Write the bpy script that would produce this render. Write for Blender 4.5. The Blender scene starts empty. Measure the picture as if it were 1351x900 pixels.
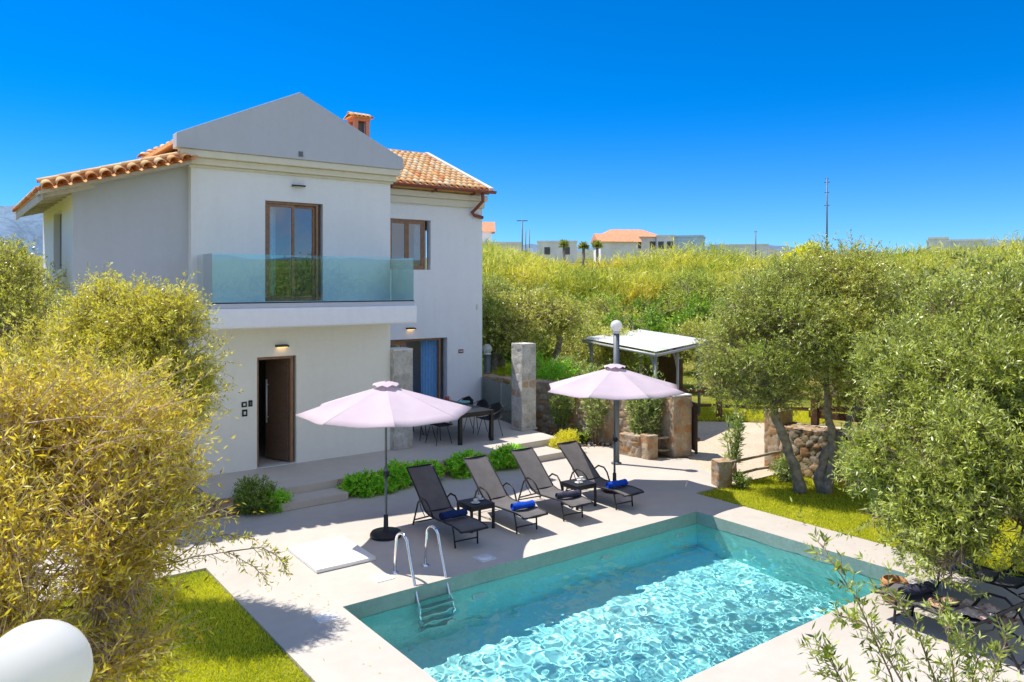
import bpy, bmesh, math, random
import numpy as np
from mathutils import Vector, Matrix, noise

sc = bpy.context.scene
COL = sc.collection
PI = math.pi
rad = math.radians
random.seed(11)

# ------------------------------------------------------------------ helpers
def link(o, parent=None):
    COL.objects.link(o)
    if parent is not None:
        o.parent = parent
    return o

def tag(o, label=None, cat=None, group=None, kind=None):
    if label: o['label'] = label
    if cat: o['category'] = cat
    if group: o['group'] = group
    if kind: o['kind'] = kind
    return o

def empty(name, loc=(0, 0, 0), rz=0.0, label=None, cat=None, group=None):
    o = bpy.data.objects.new(name, None)
    o.empty_display_size = 0.2
    link(o)
    o.location = loc
    o.rotation_euler = (0, 0, rz)
    return tag(o, label, cat, group)

def copy_tree(root, loc, rz=0.0, scale=None, label=None, group=None):
    r = root.copy(); COL.objects.link(r)
    r.location = loc; r.rotation_euler = (0, 0, rz)
    if scale is not None:
        r.scale = (scale, scale, scale) if isinstance(scale, (int, float)) else scale
    if label: r['label'] = label
    if group: r['group'] = group
    for ch in list(root.children):
        c = ch.copy(); COL.objects.link(c); c.parent = r
        for g in list(ch.children):
            d = g.copy(); COL.objects.link(d); d.parent = c
    return r

class MB:
    def __init__(s):
        s.v = []; s.f = []; s.t = []; s.sm = []
    def add(s, vs, fs, tint=0.5, smooth=False):
        b = len(s.v)
        s.v.extend([tuple(p) for p in vs])
        for f in fs:
            s.f.append(tuple(i + b for i in f)); s.t.append(tint); s.sm.append(smooth)
        return s
    def box(s, c, d, rz=0.0, tint=0.5, M=None):
        x, y, z = d[0] / 2, d[1] / 2, d[2] / 2
        R = Matrix.Rotation(rz, 3, 'Z') if M is None else M
        c = Vector(c)
        vs = [c + R @ Vector(p) for p in ((-x,-y,-z),(x,-y,-z),(x,y,-z),(-x,y,-z),(-x,-y,z),(x,-y,z),(x,y,z),(-x,y,z))]
        return s.add(vs, [(0,3,2,1),(4,5,6,7),(0,1,5,4),(1,2,6,5),(2,3,7,6),(3,0,4,7)], tint)
    def bb(s, x0, x1, y0, y1, z0, z1, tint=0.5):
        return s.box(((x0+x1)/2,(y0+y1)/2,(z0+z1)/2), (x1-x0,y1-y0,z1-z0), 0, tint)
    def prism(s, pts, z0, z1, tint=0.5):
        n = len(pts)
        vs = [(p[0],p[1],z0) for p in pts] + [(p[0],p[1],z1) for p in pts]
        fs = [tuple(range(n-1,-1,-1)), tuple(range(n,2*n))] + [(i,(i+1)%n,n+(i+1)%n,n+i) for i in range(n)]
        return s.add(vs, fs, tint)
    def slab(s, pts3, off, tint=0.5):
        n = len(pts3); off = Vector(off)
        vs = [Vector(p) for p in pts3] + [Vector(p)+off for p in pts3]
        fs = [tuple(range(n)), tuple(range(2*n-1,n-1,-1))] + [(i,n+i,n+(i+1)%n,(i+1)%n) for i in range(n)]
        return s.add(vs, fs, tint)
    def tube(s, pts, r, seg=8, tint=0.5, cap=True):
        pts = [Vector(p) for p in pts]; n = len(pts)
        rr = r if isinstance(r, (list, tuple)) else [r]*n
        vs = []; up = Vector((0,0,1)); prev = None
        for i, p in enumerate(pts):
            d = (pts[min(i+1,n-1)] - pts[max(i-1,0)])
            if d.length < 1e-9: d = Vector((0,0,1))
            d.normalize()
            if prev is None:
                a = d.cross(up)
                if a.length < 1e-3: a = d.cross(Vector((1,0,0)))
            else:
                a = prev - d*prev.dot(d)
            a.normalize(); prev = a; b = d.cross(a)
            for k in range(seg):
                t = 2*PI*k/seg
                vs.append(p + (a*math.cos(t)+b*math.sin(t))*rr[i])
        fs = []
        for i in range(n-1):
            for k in range(seg):
                k2 = (k+1) % seg
                fs.append((i*seg+k, i*seg+k2, (i+1)*seg+k2, (i+1)*seg+k))
        s.add(vs, fs, tint, True)
        if cap:
            b = len(s.v) - n*seg
            s.f.append(tuple(b+k for k in range(seg-1,-1,-1))); s.t.append(tint); s.sm.append(False)
            s.f.append(tuple(b+(n-1)*seg+k for k in range(seg))); s.t.append(tint); s.sm.append(False)
        return s
    def lathe(s, prof, c=(0,0,0), seg=20, tint=0.5, smooth=True, sq=1.0):
        vs = []; n = len(prof); c = Vector(c)
        for r, z in prof:
            for k in range(seg):
                t = 2*PI*k/seg
                vs.append(c + Vector((r*math.cos(t), r*math.sin(t)*sq, z)))
        fs = [(i*seg+k, i*seg+(k+1)%seg, (i+1)*seg+(k+1)%seg, (i+1)*seg+k) for i in range(n-1) for k in range(seg)]
        return s.add(vs, fs, tint, smooth)
    def build(s, name, m, parent=None, bevel=0.0, seg=2):
        me = bpy.data.meshes.new(name)
        me.from_pydata(s.v, [], s.f)
        me.polygons.foreach_set('use_smooth', s.sm)
        at = me.attributes.new('tint', 'FLOAT', 'FACE')
        at.data.foreach_set('value', np.array(s.t, dtype=np.float32))
        me.materials.append(m)
        me.update()
        o = link(bpy.data.objects.new(name, me), parent)
        if bevel > 0:
            bv = o.modifiers.new('bevel', 'BEVEL'); bv.width = bevel; bv.segments = seg; bv.limit_method = 'ANGLE'; bv.angle_limit = rad(40)
        return o

def np_mesh(name, V, F, tint, m, parent=None, smooth=False):
    """V (n,3), F (k,4) quads"""
    me = bpy.data.meshes.new(name)
    V = np.asarray(V, np.float32); F = np.asarray(F, np.int32)
    k, q = F.shape
    me.vertices.add(len(V)); me.vertices.foreach_set('co', V.ravel())
    me.loops.add(k*q); me.loops.foreach_set('vertex_index', F.ravel())
    me.polygons.add(k); me.polygons.foreach_set('loop_start', np.arange(0, k*q, q, dtype=np.int32))
    me.polygons.foreach_set('loop_total', np.full(k, q, np.int32))
    me.update(calc_edges=True)
    at = me.attributes.new('tint', 'FLOAT', 'FACE'); at.data.foreach_set('value', np.asarray(tint, np.float32))
    if smooth: me.polygons.foreach_set('use_smooth', [True]*k)
    me.materials.append(m)
    me.validate()
    return link(bpy.data.objects.new(name, me), parent)

# ------------------------------------------------------------------ materials
def new_mat(name):
    m = bpy.data.materials.new(name); m.use_nodes = True
    nt = m.node_tree
    return m, nt, nt.nodes['Principled BSDF'], nt.nodes['Material Output']

def ramp(nt, fac, stops):
    r = nt.nodes.new('ShaderNodeValToRGB')
    el = r.color_ramp.elements
    while len(el) < len(stops): el.new(0.5)
    for e, (p, c) in zip(el, stops):
        e.position = p; e.color = (*c, 1)
    nt.links.new(fac, r.inputs[0])
    return r.outputs[0]

def texco(nt, scale=(1,1,1)):
    t = nt.nodes.new('ShaderNodeTexCoord'); mp = nt.nodes.new('ShaderNodeMapping')
    mp.inputs['Scale'].default_value = scale
    nt.links.new(t.outputs['Object'], mp.inputs[0])
    return mp.outputs[0]

def noise_n(nt, co, scale, detail=4, rough=0.55, dist=0.0):
    n = nt.nodes.new('ShaderNodeTexNoise')
    n.inputs['Scale'].default_value = scale; n.inputs['Detail'].default_value = detail
    n.inputs['Roughness'].default_value = rough; n.inputs['Distortion'].default_value = dist
    nt.links.new(co, n.inputs['Vector'])
    return n.outputs['Fac']

def mixc(nt, fac, a, b, mode='MIX'):
    m = nt.nodes.new('ShaderNodeMix'); m.data_type = 'RGBA'; m.blend_type = mode
    for sck, v in ((m.inputs[0], fac), (m.inputs[6], a), (m.inputs[7], b)):
        if hasattr(v, 'links'): nt.links.new(v, sck)
        elif isinstance(v, (int, float)): sck.default_value = v
        else: sck.default_value = (*v, 1)
    return m.outputs[2]

def bump_to(nt, bsdf, h, strength, dist=0.02):
    b = nt.nodes.new('ShaderNodeBump'); b.inputs['Strength'].default_value = strength; b.inputs['Distance'].default_value = dist
    nt.links.new(h, b.inputs['Height']); nt.links.new(b.outputs[0], bsdf.inputs['Normal'])

def simple(name, col, rough=0.6, metal=0.0, var=0.12, vs=6.0, bump=0.0, bs=60.0, spec=0.5, tint=0.0):
    m, nt, b, _ = new_mat(name)
    co = texco(nt)
    n = noise_n(nt, co, vs, 5)
    c0 = tuple(max(0, c*(1-var)) for c in col); c1 = tuple(min(1, c*(1+var)) for c in col)
    c = ramp(nt, n, [(0.3, c0), (0.7, c1)])
    if tint > 0:
        a = nt.nodes.new('ShaderNodeAttribute'); a.attribute_name = 'tint'
        d = tuple(max(0, x*(1-tint)) for x in (1,1,1)); u = tuple(1+tint for x in (1,1,1))
        t = ramp(nt, a.outputs['Fac'], [(0, d), (1, u)])
        c = mixc(nt, 1.0, c, t, 'MULTIPLY')
    nt.links.new(c, b.inputs['Base Color'])
    rr = nt.nodes.new('ShaderNodeMapRange'); rr.inputs[3].default_value = max(0.02, rough-0.08); rr.inputs[4].default_value = min(1, rough+0.08)
    nt.links.new(n, rr.inputs[0]); nt.links.new(rr.outputs[0], b.inputs['Roughness'])
    b.inputs['Metallic'].default_value = metal
    b.inputs['Specular IOR Level'].default_value = spec
    if bump > 0:
        bump_to(nt, b, noise_n(nt, co, bs, 6), bump, 0.01)
    return m

def leaf_mat(name, stops, trans=0.35, rough=0.5, spec=0.35, gain=2.6, silver=0.0, objvar=0.0, patch=0.0):
    """leaf colour by the per-leaf tint attribute, light shining through"""
    m, nt, b, out = new_mat(name)
    a = nt.nodes.new('ShaderNodeAttribute'); a.attribute_name = 'tint'
    stops = [(p, tuple(min(0.85, x*gain) for x in c_)) for p, c_ in stops]
    c = ramp(nt, a.outputs['Fac'], stops)
    if silver > 0:                                        # paler, greyer undersides
        gm = nt.nodes.new('ShaderNodeNewGeometry'); mu = nt.nodes.new('ShaderNodeMath'); mu.operation = 'MULTIPLY'; mu.inputs[1].default_value = silver
        nt.links.new(gm.outputs['Backfacing'], mu.inputs[0]); c = mixc(nt, mu.outputs[0], c, (0.60, 0.60, 0.40))
    if objvar > 0:                                        # every tree a little different in colour
        oi = nt.nodes.new('ShaderNodeObjectInfo')
        c = mixc(nt, objvar, c, mixc(nt, 1.0, c, ramp(nt, oi.outputs['Random'], [(0, (0.45, 0.60, 0.55)), (0.35, (0.85, 0.95, 0.75)), (0.7, (1.1, 1.05, 0.8)), (1, (1.2, 1.12, 1.3))]), 'MULTIPLY'))
    if patch > 0:
        pn = noise_n(nt, texco(nt), 0.22, 4, 0.6)
        c = mixc(nt, patch, c, mixc(nt, 1.0, c, ramp(nt, pn, [(0.36, (0.42, 0.56, 0.5)), (0.5, (0.9, 0.95, 0.9)), (0.64, (1.25, 1.12, 1.15))]), 'MULTIPLY'))
    nt.links.new(c, b.inputs['Base Color'])
    b.inputs['Roughness'].default_value = rough; b.inputs['Specular IOR Level'].default_value = spec
    t = nt.nodes.new('ShaderNodeBsdfTranslucent')
    tc = mixc(nt, 1.0, c, (1.0, 0.95, 0.45), 'MULTIPLY')
    nt.links.new(tc, t.inputs[0])
    mx = nt.nodes.new('ShaderNodeMixShader'); mx.inputs[0].default_value = trans
    nt.links.new(b.outputs[0], mx.inputs[1]); nt.links.new(t.outputs[0], mx.inputs[2])
    nt.links.new(mx.outputs[0], out.inputs[0])
    return m

def stucco(name, col, warm=0.0):
    m, nt, b, _ = new_mat(name)
    co = texco(nt)
    big = noise_n(nt, co, 0.7, 5, 0.6); fine = noise_n(nt, co, 9, 6, 0.6)
    mp = texco(nt, (3.0, 3.0, 0.28)); streak = noise_n(nt, mp, 1.6, 5, 0.65)
    c = ramp(nt, big, [(0.25, tuple(x*0.955 for x in col)), (0.75, col)])
    c = mixc(nt, 1.0, c, ramp(nt, fine, [(0.3, (0.96,)*3), (0.7, (1.0,)*3)]), 'MULTIPLY')
    c = mixc(nt, 1.0, c, ramp(nt, streak, [(0.32, (0.975,0.972,0.965)), (0.55, (1,1,1))]), 'MULTIPLY')
    nt.links.new(c, b.inputs['Base Color']); b.inputs['Roughness'].default_value = 0.9; b.inputs['Specular IOR Level'].default_value = 0.15
    bump_to(nt, b, noise_n(nt, co, 130, 5, 0.7), 0.25, 0.006)
    return m

MT = {}
MT['stucco'] = stucco('white_stucco', (0.89, 0.90, 0.945))
MT['stucco_bounce'] = stucco('bounce_tinted_stucco', (0.95, 0.915, 0.84))  # lower front wall: warm bounce off the sunlit deck painted into the colour
MT['stucco_grey'] = stucco('grey_stucco', (0.55, 0.575, 0.66))
MT['cream'] = stucco('cream_moulding', (0.80, 0.755, 0.64))
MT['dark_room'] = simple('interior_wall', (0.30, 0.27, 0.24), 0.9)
MT['timber'] = simple('brown_frame', (0.30, 0.16, 0.09), 0.45, 0, 0.25, 14)
MT['door'] = None
MT['rafter'] = simple('rafter_paint', (0.52, 0.47, 0.40), 0.7, 0, 0.15, 8)
MT['gutter'] = simple('gutter_metal', (0.24, 0.075, 0.05), 0.4, 0.2, 0.15, 8)
MT['steel'] = simple('brushed_steel', (0.80, 0.80, 0.80), 0.10, 1.0, 0.05, 20)
MT['steel_dull'] = simple('dull_steel', (0.55, 0.55, 0.55), 0.35, 1.0, 0.1, 20)
MT['black_metal'] = simple('black_metal', (0.022, 0.022, 0.025), 0.45, 0.3, 0.2, 20)
MT['grey_metal'] = simple('grey_metal', (0.13, 0.15, 0.17), 0.5, 0.2, 0.15, 9)
MT['pale_metal'] = simple('pale_metal', (0.38, 0.39, 0.40), 0.5, 0.2, 0.15, 9)
MT['white_plastic'] = simple('white_plastic', (0.78, 0.77, 0.75), 0.45, 0, 0.05, 6)
MT['white_mortar'] = simple('white_mortar', (0.75, 0.72, 0.68), 0.9, 0, 0.15, 8, 0.4, 40)
MT['ceramic'] = simple('ceramic', (0.72, 0.71, 0.68), 0.2, 0, 0.03, 6)
MT['teal'] = simple('teal_glaze', (0.16, 0.38, 0.38), 0.25, 0, 0.1, 10)
MT['bark'] = simple('olive_bark', (0.28, 0.235, 0.19), 0.95, 0, 0.5, 9, 0.9, 22)
MT['pale_twig'] = simple('pale_twig', (0.66, 0.50, 0.38), 0.9, 0, 0.35, 9)
MT['twig'] = simple('twig', (0.34, 0.25, 0.18), 0.9, 0, 0.35, 9)
MT['wood_post'] = simple('weathered_wood', (0.15, 0.075, 0.045), 0.85, 0, 0.35, 10, 0.5, 30)
MT['rail_wood'] = simple('pale_rail_wood', (0.36, 0.30, 0.22), 0.85, 0, 0.3, 10, 0.5, 30)
MT['wicker'] = simple('wicker', (0.52, 0.27, 0.10), 0.8, 0, 0.4, 60, 0.9, 90)
MT['blue_cloth'] = simple('blue_towel', (0.012, 0.075, 0.50), 0.95, 0, 0.25, 30, 0.6, 160, 0.1)
MT['navy_cloth'] = simple('navy_towel', (0.015, 0.035, 0.12), 0.95, 0, 0.25, 30, 0.6, 160, 0.1)
MT['char_cloth'] = simple('charcoal_towel', (0.055, 0.055, 0.085), 0.95, 0, 0.4, 30, 0.6, 160, 0.1)
MT['straw'] = simple('straw', (0.55, 0.36, 0.22), 0.9, 0, 0.3, 50, 0.6, 110)
MT['curtain_blue'] = simple('blue_curtain', (0.22, 0.48, 0.80), 0.9, 0, 0.12, 10)
MT['curtain_pale'] = simple('pale_curtain', (0.50, 0.74, 0.90), 0.9, 0, 0.12, 10)
MT['far_wall'] = simple('far_wall', (0.84, 0.83, 0.82), 0.9, 0, 0.1, 0.6)
MT['far_blue'] = simple('far_blue_wall', (0.55, 0.70, 0.85), 0.9, 0, 0.1, 0.6)
MT['far_roof'] = simple('far_roof', (0.72, 0.30, 0.16), 0.9, 0, 0.2, 2.5)
MT['far_dark'] = simple('far_window', (0.10, 0.09, 0.09), 0.4, 0, 0.2, 2)
MT['brick'] = None
MT['sheet'] = simple('white_sheet_roof', (0.78, 0.78, 0.77), 0.45, 0.1, 0.15, 1.5)

# sling fabric of the loungers: fine woven mesh
def fabric(name, col, scale=420):
    m, nt, b, _ = new_mat(name)
    co = texco(nt)
    w = nt.nodes.new('ShaderNodeTexWave'); w.wave_type = 'BANDS'; w.bands_direction = 'Y'; w.inputs['Scale'].default_value = scale/10
    nt.links.new(co, w.inputs[0])
    n = noise_n(nt, co, 5, 4)
    c = ramp(nt, n, [(0.3, tuple(x*0.85 for x in col)), (0.7, tuple(x*1.12 for x in col))])
    c = mixc(nt, 1.0, c, ramp(nt, w.outputs['Fac'], [(0, (0.82,)*3), (1, (1,)*3)]), 'MULTIPLY')
    nt.links.new(c, b.inputs['Base Color']); b.inputs['Roughness'].default_value = 0.75; b.inputs['Specular IOR Level'].default_value = 0.25
    return m
MT['sling'] = fabric('grey_sling', (0.15, 0.14, 0.138))
MT['sling_dark'] = fabric('dark_sling', (0.03, 0.032, 0.042))

def canopy_mat():
    m, nt, b, out = new_mat('lilac_canvas')
    co = texco(nt); n = noise_n(nt, co, 2.2, 5)
    a = nt.nodes.new('ShaderNodeAttribute'); a.attribute_name = 'tint'
    c = ramp(nt, n, [(0.3, (0.64, 0.525, 0.605)), (0.7, (0.70, 0.59, 0.655))])
    c = mixc(nt, 1.0, c, ramp(nt, a.outputs['Fac'], [(0, (0.92,)*3), (1, (1.03,)*3)]), 'MULTIPLY')
    nt.links.new(c, b.inputs['Base Color']); b.inputs['Roughness'].default_value = 0.85; b.inputs['Specular IOR Level'].default_value = 0.15
    t = nt.nodes.new('ShaderNodeBsdfTranslucent'); nt.links.new(c, t.inputs[0])
    mx = nt.nodes.new('ShaderNodeMixShader'); mx.inputs[0].default_value = 0.22
    nt.links.new(b.outputs[0], mx.inputs[1]); nt.links.new(t.outputs[0], mx.inputs[2]); nt.links.new(mx.outputs[0], out.inputs[0])
    bump_to(nt, b, noise_n(nt, co, 180, 3), 0.12, 0.004)
    return m
MT['canvas'] = canopy_mat()

def door_mat():
    m, nt, b, _ = new_mat('dark_door_wood')
    co = texco(nt, (1, 1, 6)); n = noise_n(nt, co, 6, 6, 0.6, 1.5)
    nt.links.new(ramp(nt, n, [(0.3, (0.12, 0.072, 0.05)), (0.7, (0.21, 0.13, 0.09))]), b.inputs['Base Color'])
    b.inputs['Roughness'].default_value = 0.5
    return m
MT['door'] = door_mat()

def tile_mat():
    m, nt, b, _ = new_mat('terracotta_tile')
    a = nt.nodes.new('ShaderNodeAttribute'); a.attribute_name = 'tint'
    co = texco(nt); n = noise_n(nt, co, 14, 6, 0.65); n2 = noise_n(nt, co, 2.2, 4)
    c = ramp(nt, a.outputs['Fac'], [(0, (0.74, 0.27, 0.10)), (0.35, (0.90, 0.46, 0.19)), (0.7, (0.95, 0.64, 0.33)), (1, (0.97, 0.78, 0.52))])
    c = mixc(nt, 1.0, c, ramp(nt, n, [(0.3, (0.84, 0.80, 0.76)), (0.65, (1.05, 1.02, 1.0))]), 'MULTIPLY')
    c = mixc(nt, 1.0, c, ramp(nt, n2, [(0.35, (0.86, 0.84, 0.82)), (0.6, (1, 1, 1))]), 'MULTIPLY')
    nt.links.new(c, b.inputs['Base Color']); b.inputs['Roughness'].default_value = 0.85; b.inputs['Specular IOR Level'].default_value = 0.2
    bump_to(nt, b, n, 0.35, 0.008)
    return m
MT['tile'] = tile_mat()

def brick_mat():
    m, nt, b, _ = new_mat('chimney_brick')
    co = texco(nt); br = nt.nodes.new('ShaderNodeTexBrick')
    br.inputs['Scale'].default_value = 6; br.inputs['Color1'].default_value = (0.62, 0.20, 0.10, 1); br.inputs['Color2'].default_value = (0.72, 0.30, 0.15, 1)
    br.inputs['Mortar'].default_value = (0.5, 0.42, 0.35, 1)
    mp = nt.nodes.new('ShaderNodeMapping'); mp.inputs['Rotation'].default_value = (PI/2, 0, 0); nt.links.new(co, mp.inputs[0])
    nt.links.new(mp.outputs[0], br.inputs['Vector']); nt.links.new(br.outputs[0], b.inputs['Base Color']); b.inputs['Roughness'].default_value = 0.9
    return m
MT['brick'] = brick_mat()

def stone_mat(name, stops, mortar, mort_w=0.35):
    """colour of each stone from tint (per face), joint darkness from geometry"""
    m, nt, b, _ = new_mat(name)
    a = nt.nodes.new('ShaderNodeAttribute'); a.attribute_name = 'tint'
    j = nt.nodes.new('ShaderNodeAttribute'); j.attribute_name = 'joint'
    co = texco(nt); n = noise_n(nt, co, 22, 7, 0.7); n2 = noise_n(nt, co, 5, 5, 0.6)
    c = ramp(nt, a.outputs['Fac'], stops)
    c = mixc(nt, 1.0, c, ramp(nt, n, [(0.25, (0.62, 0.60, 0.58)), (0.7, (1.1, 1.08, 1.05))]), 'MULTIPLY')
    c = mixc(nt, 1.0, c, ramp(nt, n2, [(0.3, (0.80, 0.78, 0.74)), (0.6, (1, 1, 1))]), 'MULTIPLY')
    c = mixc(nt, ramp(nt, j.outputs['Fac'], [(0.0, (1,1,1)), (mort_w, (0,0,0))]), c, mortar)
    nt.links.new(c, b.inputs['Base Color']); b.inputs['Roughness'].default_value = 0.92; b.inputs['Specular IOR Level'].default_value = 0.15
    bump_to(nt, b, n, 0.7, 0.015)
    return m
ST_WARM = [(0, (0.46, 0.24, 0.11)), (0.25, (0.52, 0.35, 0.21)), (0.5, (0.55, 0.43, 0.30)), (0.75, (0.42, 0.35, 0.28)), (1, (0.62, 0.52, 0.39))]
ST_GREY = [(0, (0.56, 0.40, 0.27)), (0.2, (0.52, 0.50, 0.47)), (0.6, (0.60, 0.59, 0.57)), (1, (0.76, 0.73, 0.68))]
MT['stone_warm'] = stone_mat('warm_rubble_stone', ST_WARM, (0.40, 0.31, 0.22), 0.16)
MT['stone_pale'] = stone_mat('pale_clad_stone', ST_GREY, (0.55, 0.53, 0.50), 0.22)
MT['stone_dry'] = stone_mat('dry_rubble_stone', ST_WARM, (0.05, 0.04, 0.03), 0.22)

def deck_mat():
    m, nt, b, _ = new_mat('microcement_paving')
    co = texco(nt)
    big = noise_n(nt, co, 0.45, 6, 0.6); mid = noise_n(nt, co, 3.5, 6, 0.65); fine = noise_n(nt, co, 90, 4)
    c = ramp(nt, big, [(0.3, (0.50, 0.452, 0.395)), (0.7, (0.58, 0.533, 0.470))])
    c = mixc(nt, 1.0, c, ramp(nt, mid, [(0.3, (0.93, 0.92, 0.91)), (0.65, (1.0, 1.0, 1.0))]), 'MULTIPLY')
    c = mixc(nt, 1.0, c, ramp(nt, fine, [(0.3, (0.95,)*3), (0.7, (1.03,)*3)]), 'MULTIPLY')
    nt.links.new(c, b.inputs['Base Color']); b.inputs['Roughness'].default_value = 0.75; b.inputs['Specular IOR Level'].default_value = 0.25
    bump_to(nt, b, fine, 0.12, 0.004)
    return m
MT['deck'] = deck_mat()

def ground_mat(name, stops, scale=1.0, fine=30, bump=0.5):
    m, nt, b, _ = new_mat(name)
    co = texco(nt)
    n = noise_n(nt, co, scale, 8, 0.65, 0.5); f = noise_n(nt, co, fine, 5, 0.7)
    c = ramp(nt, n, stops)
    c = mixc(nt, 1.0, c, ramp(nt, f, [(0.25, (0.62, 0.62, 0.60)), (0.7, (1.15, 1.12, 1.08))]), 'MULTIPLY')
    nt.links.new(c, b.inputs['Base Color']); b.inputs['Roughness'].default_value = 0.95; b.inputs['Specular IOR Level'].default_value = 0.1
    bump_to(nt, b, f, bump, 0.03)
    return m
MT['field'] = ground_mat('field', [(0.25, (0.10, 0.12, 0.02)), (0.45, (0.20, 0.22, 0.035)), (0.6, (0.30, 0.26, 0.07)), (0.78, (0.34, 0.26, 0.14))], 0.16, 6)
MT['soil'] = ground_mat('soil', [(0.3, (0.10, 0.07, 0.045)), (0.7, (0.22, 0.16, 0.10))], 1.5, 25)
MT['gravel'] = ground_mat('pale_gravel', [(0.25, (0.52, 0.42, 0.32)), (0.5, (0.64, 0.54, 0.42)), (0.75, (0.70, 0.62, 0.51))], 0.7, 28, 0.6)
MT['lawn'] = ground_mat('lawn_soil', [(0.3, (0.16, 0.20, 0.014)), (0.55, (0.32, 0.32, 0.03)), (0.75, (0.42, 0.36, 0.06))], 1.2, 45)
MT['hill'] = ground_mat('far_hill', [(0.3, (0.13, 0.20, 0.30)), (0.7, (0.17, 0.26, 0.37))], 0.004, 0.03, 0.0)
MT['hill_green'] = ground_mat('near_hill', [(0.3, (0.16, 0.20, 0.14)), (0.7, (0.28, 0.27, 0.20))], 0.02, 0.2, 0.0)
MT['pool'] = None
def pool_mat(name, c0, c1):
    m, nt, b, _ = new_mat(name)
    co = texco(nt); n = noise_n(nt, co, 1.4, 6, 0.65); f = noise_n(nt, co, 18, 5, 0.7)
    c = ramp(nt, n, [(0.3, c0), (0.7, c1)])
    c = mixc(nt, 1.0, c, ramp(nt, f, [(0.3, (0.84,)*3), (0.7, (1.05,)*3)]), 'MULTIPLY')
    nt.links.new(c, b.inputs['Base Color']); b.inputs['Roughness'].default_value = 0.55
    return m
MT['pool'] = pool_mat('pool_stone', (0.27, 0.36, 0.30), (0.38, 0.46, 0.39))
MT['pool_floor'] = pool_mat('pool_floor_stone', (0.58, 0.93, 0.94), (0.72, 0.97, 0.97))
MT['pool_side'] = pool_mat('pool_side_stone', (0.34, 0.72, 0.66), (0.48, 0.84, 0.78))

def water_mat():
    m, nt, b, out = new_mat('pool_water')
    b.inputs['Base Color'].default_value = (0.50, 0.95, 0.965, 1)
    b.inputs['Roughness'].default_value = 0.0; b.inputs['IOR'].default_value = 1.333; b.inputs['Transmission Weight'].default_value = 1.0
    return m
MT['water'] = water_mat()

def glass_mat(name, tint, refl=1.0):
    """clear sheet glass: tinted straight-through light plus the mirror reflection of a 1.5 index surface"""
    m, nt, b, out = new_mat(name)
    nt.nodes.remove(b)
    t = nt.nodes.new('ShaderNodeBsdfTransparent'); t.inputs[0].default_value = (*tint, 1)
    g = nt.nodes.new('ShaderNodeBsdfGlossy'); g.inputs['Roughness'].default_value = 0.0
    fr = nt.nodes.new('ShaderNodeFresnel'); fr.inputs[0].default_value = 1.5
    mu = nt.nodes.new('ShaderNodeMath'); mu.operation = 'MULTIPLY_ADD'; mu.use_clamp = True
    mu.inputs[1].default_value = 1.0*refl; mu.inputs[2].default_value = 0.05*refl
    nt.links.new(fr.outputs[0], mu.inputs[0])
    mx = nt.nodes.new('ShaderNodeMixShader')
    nt.links.new(mu.outputs[0], mx.inputs[0]); nt.links.new(t.outputs[0], mx.inputs[1]); nt.links.new(g.outputs[0], mx.inputs[2])
    nt.links.new(mx.outputs[0], out.inputs[0])
    return m
MT['pane'] = glass_mat('window_glass', (0.88, 0.91, 0.92), 2.6)
MT['balcony_glass'] = glass_mat('teal_glass', (0.78, 0.955, 0.965), 0.8)
MT['fence_glass'] = glass_mat('fence_glass', (0.84, 0.94, 0.92), 0.8)

def lamp_mat(name, col, strength):
    m, nt, b, out = new_mat(name)
    b.inputs['Base Color'].default_value = (*col, 1)
    b.inputs['Emission Color'].default_value = (*col, 1); b.inputs['Emission Strength'].default_value = strength
    return m
MT['lamp_glow'] = lamp_mat('lit_lamp_lens', (1.0, 0.62, 0.22), 3.0)
def globe_mat():
    m, nt, b, out = new_mat('opal_globe')
    b.inputs['Base Color'].default_value = (0.80, 0.79, 0.77, 1); b.inputs['Roughness'].default_value = 0.25
    b.inputs['Base Color'].default_value = (0.92, 0.91, 0.89, 1)
    t = nt.nodes.new('ShaderNodeBsdfTranslucent'); t.inputs[0].default_value = (0.95, 0.94, 0.92, 1)
    mx = nt.nodes.new('ShaderNodeMixShader'); mx.inputs[0].default_value = 0.5
    nt.links.new(b.outputs[0], mx.inputs[1]); nt.links.new(t.outputs[0], mx.inputs[2]); nt.links.new(mx.outputs[0], out.inputs[0])
    return m
MT['globe'] = globe_mat()

# leaves
MT['olive_leaf'] = leaf_mat('olive_leaf', [(0, (0.05, 0.06, 0.018)), (0.4, (0.175, 0.195, 0.032)), (0.75, (0.345, 0.345, 0.062)), (1, (0.48, 0.46, 0.15))], 0.36, 0.34, 0.6, 2.6, 0.16, 0.6)
MT['olive_leaf_deep'] = leaf_mat('olive_leaf_deep', [(0, (0.035, 0.055, 0.016)), (0.5, (0.11, 0.14, 0.035)), (1, (0.30, 0.32, 0.12))], 0.35, objvar=0.85)
MT['olive_leaf_yellow'] = leaf_mat('olive_leaf_yellow', [(0, (0.10, 0.09, 0.014)), (0.35, (0.28, 0.25, 0.026)), (0.7, (0.41, 0.36, 0.042)), (1, (0.46, 0.42, 0.13))], 0.5, 0.36, 0.55, 2.9, 0.14)
MT['olive_leaf_gold'] = leaf_mat('olive_leaf_gold', [(0, (0.13, 0.11, 0.018)), (0.3, (0.34, 0.265, 0.026)), (0.7, (0.43, 0.325, 0.036)), (1, (0.46, 0.38, 0.15))], 0.58, 0.40, 0.5, 2.25, 0.08)
MT['reed_leaf'] = leaf_mat('reed_leaf', [(0, (0.13, 0.14, 0.02)), (0.5, (0.33, 0.32, 0.045)), (1, (0.50, 0.42, 0.12))], 0.4, patch=0.8)
MT['bush_leaf'] = leaf_mat('bright_bush_leaf', [(0, (0.055, 0.16, 0.010)), (0.5, (0.13, 0.33, 0.020)), (1, (0.26, 0.48, 0.05))], 0.38)
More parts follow.
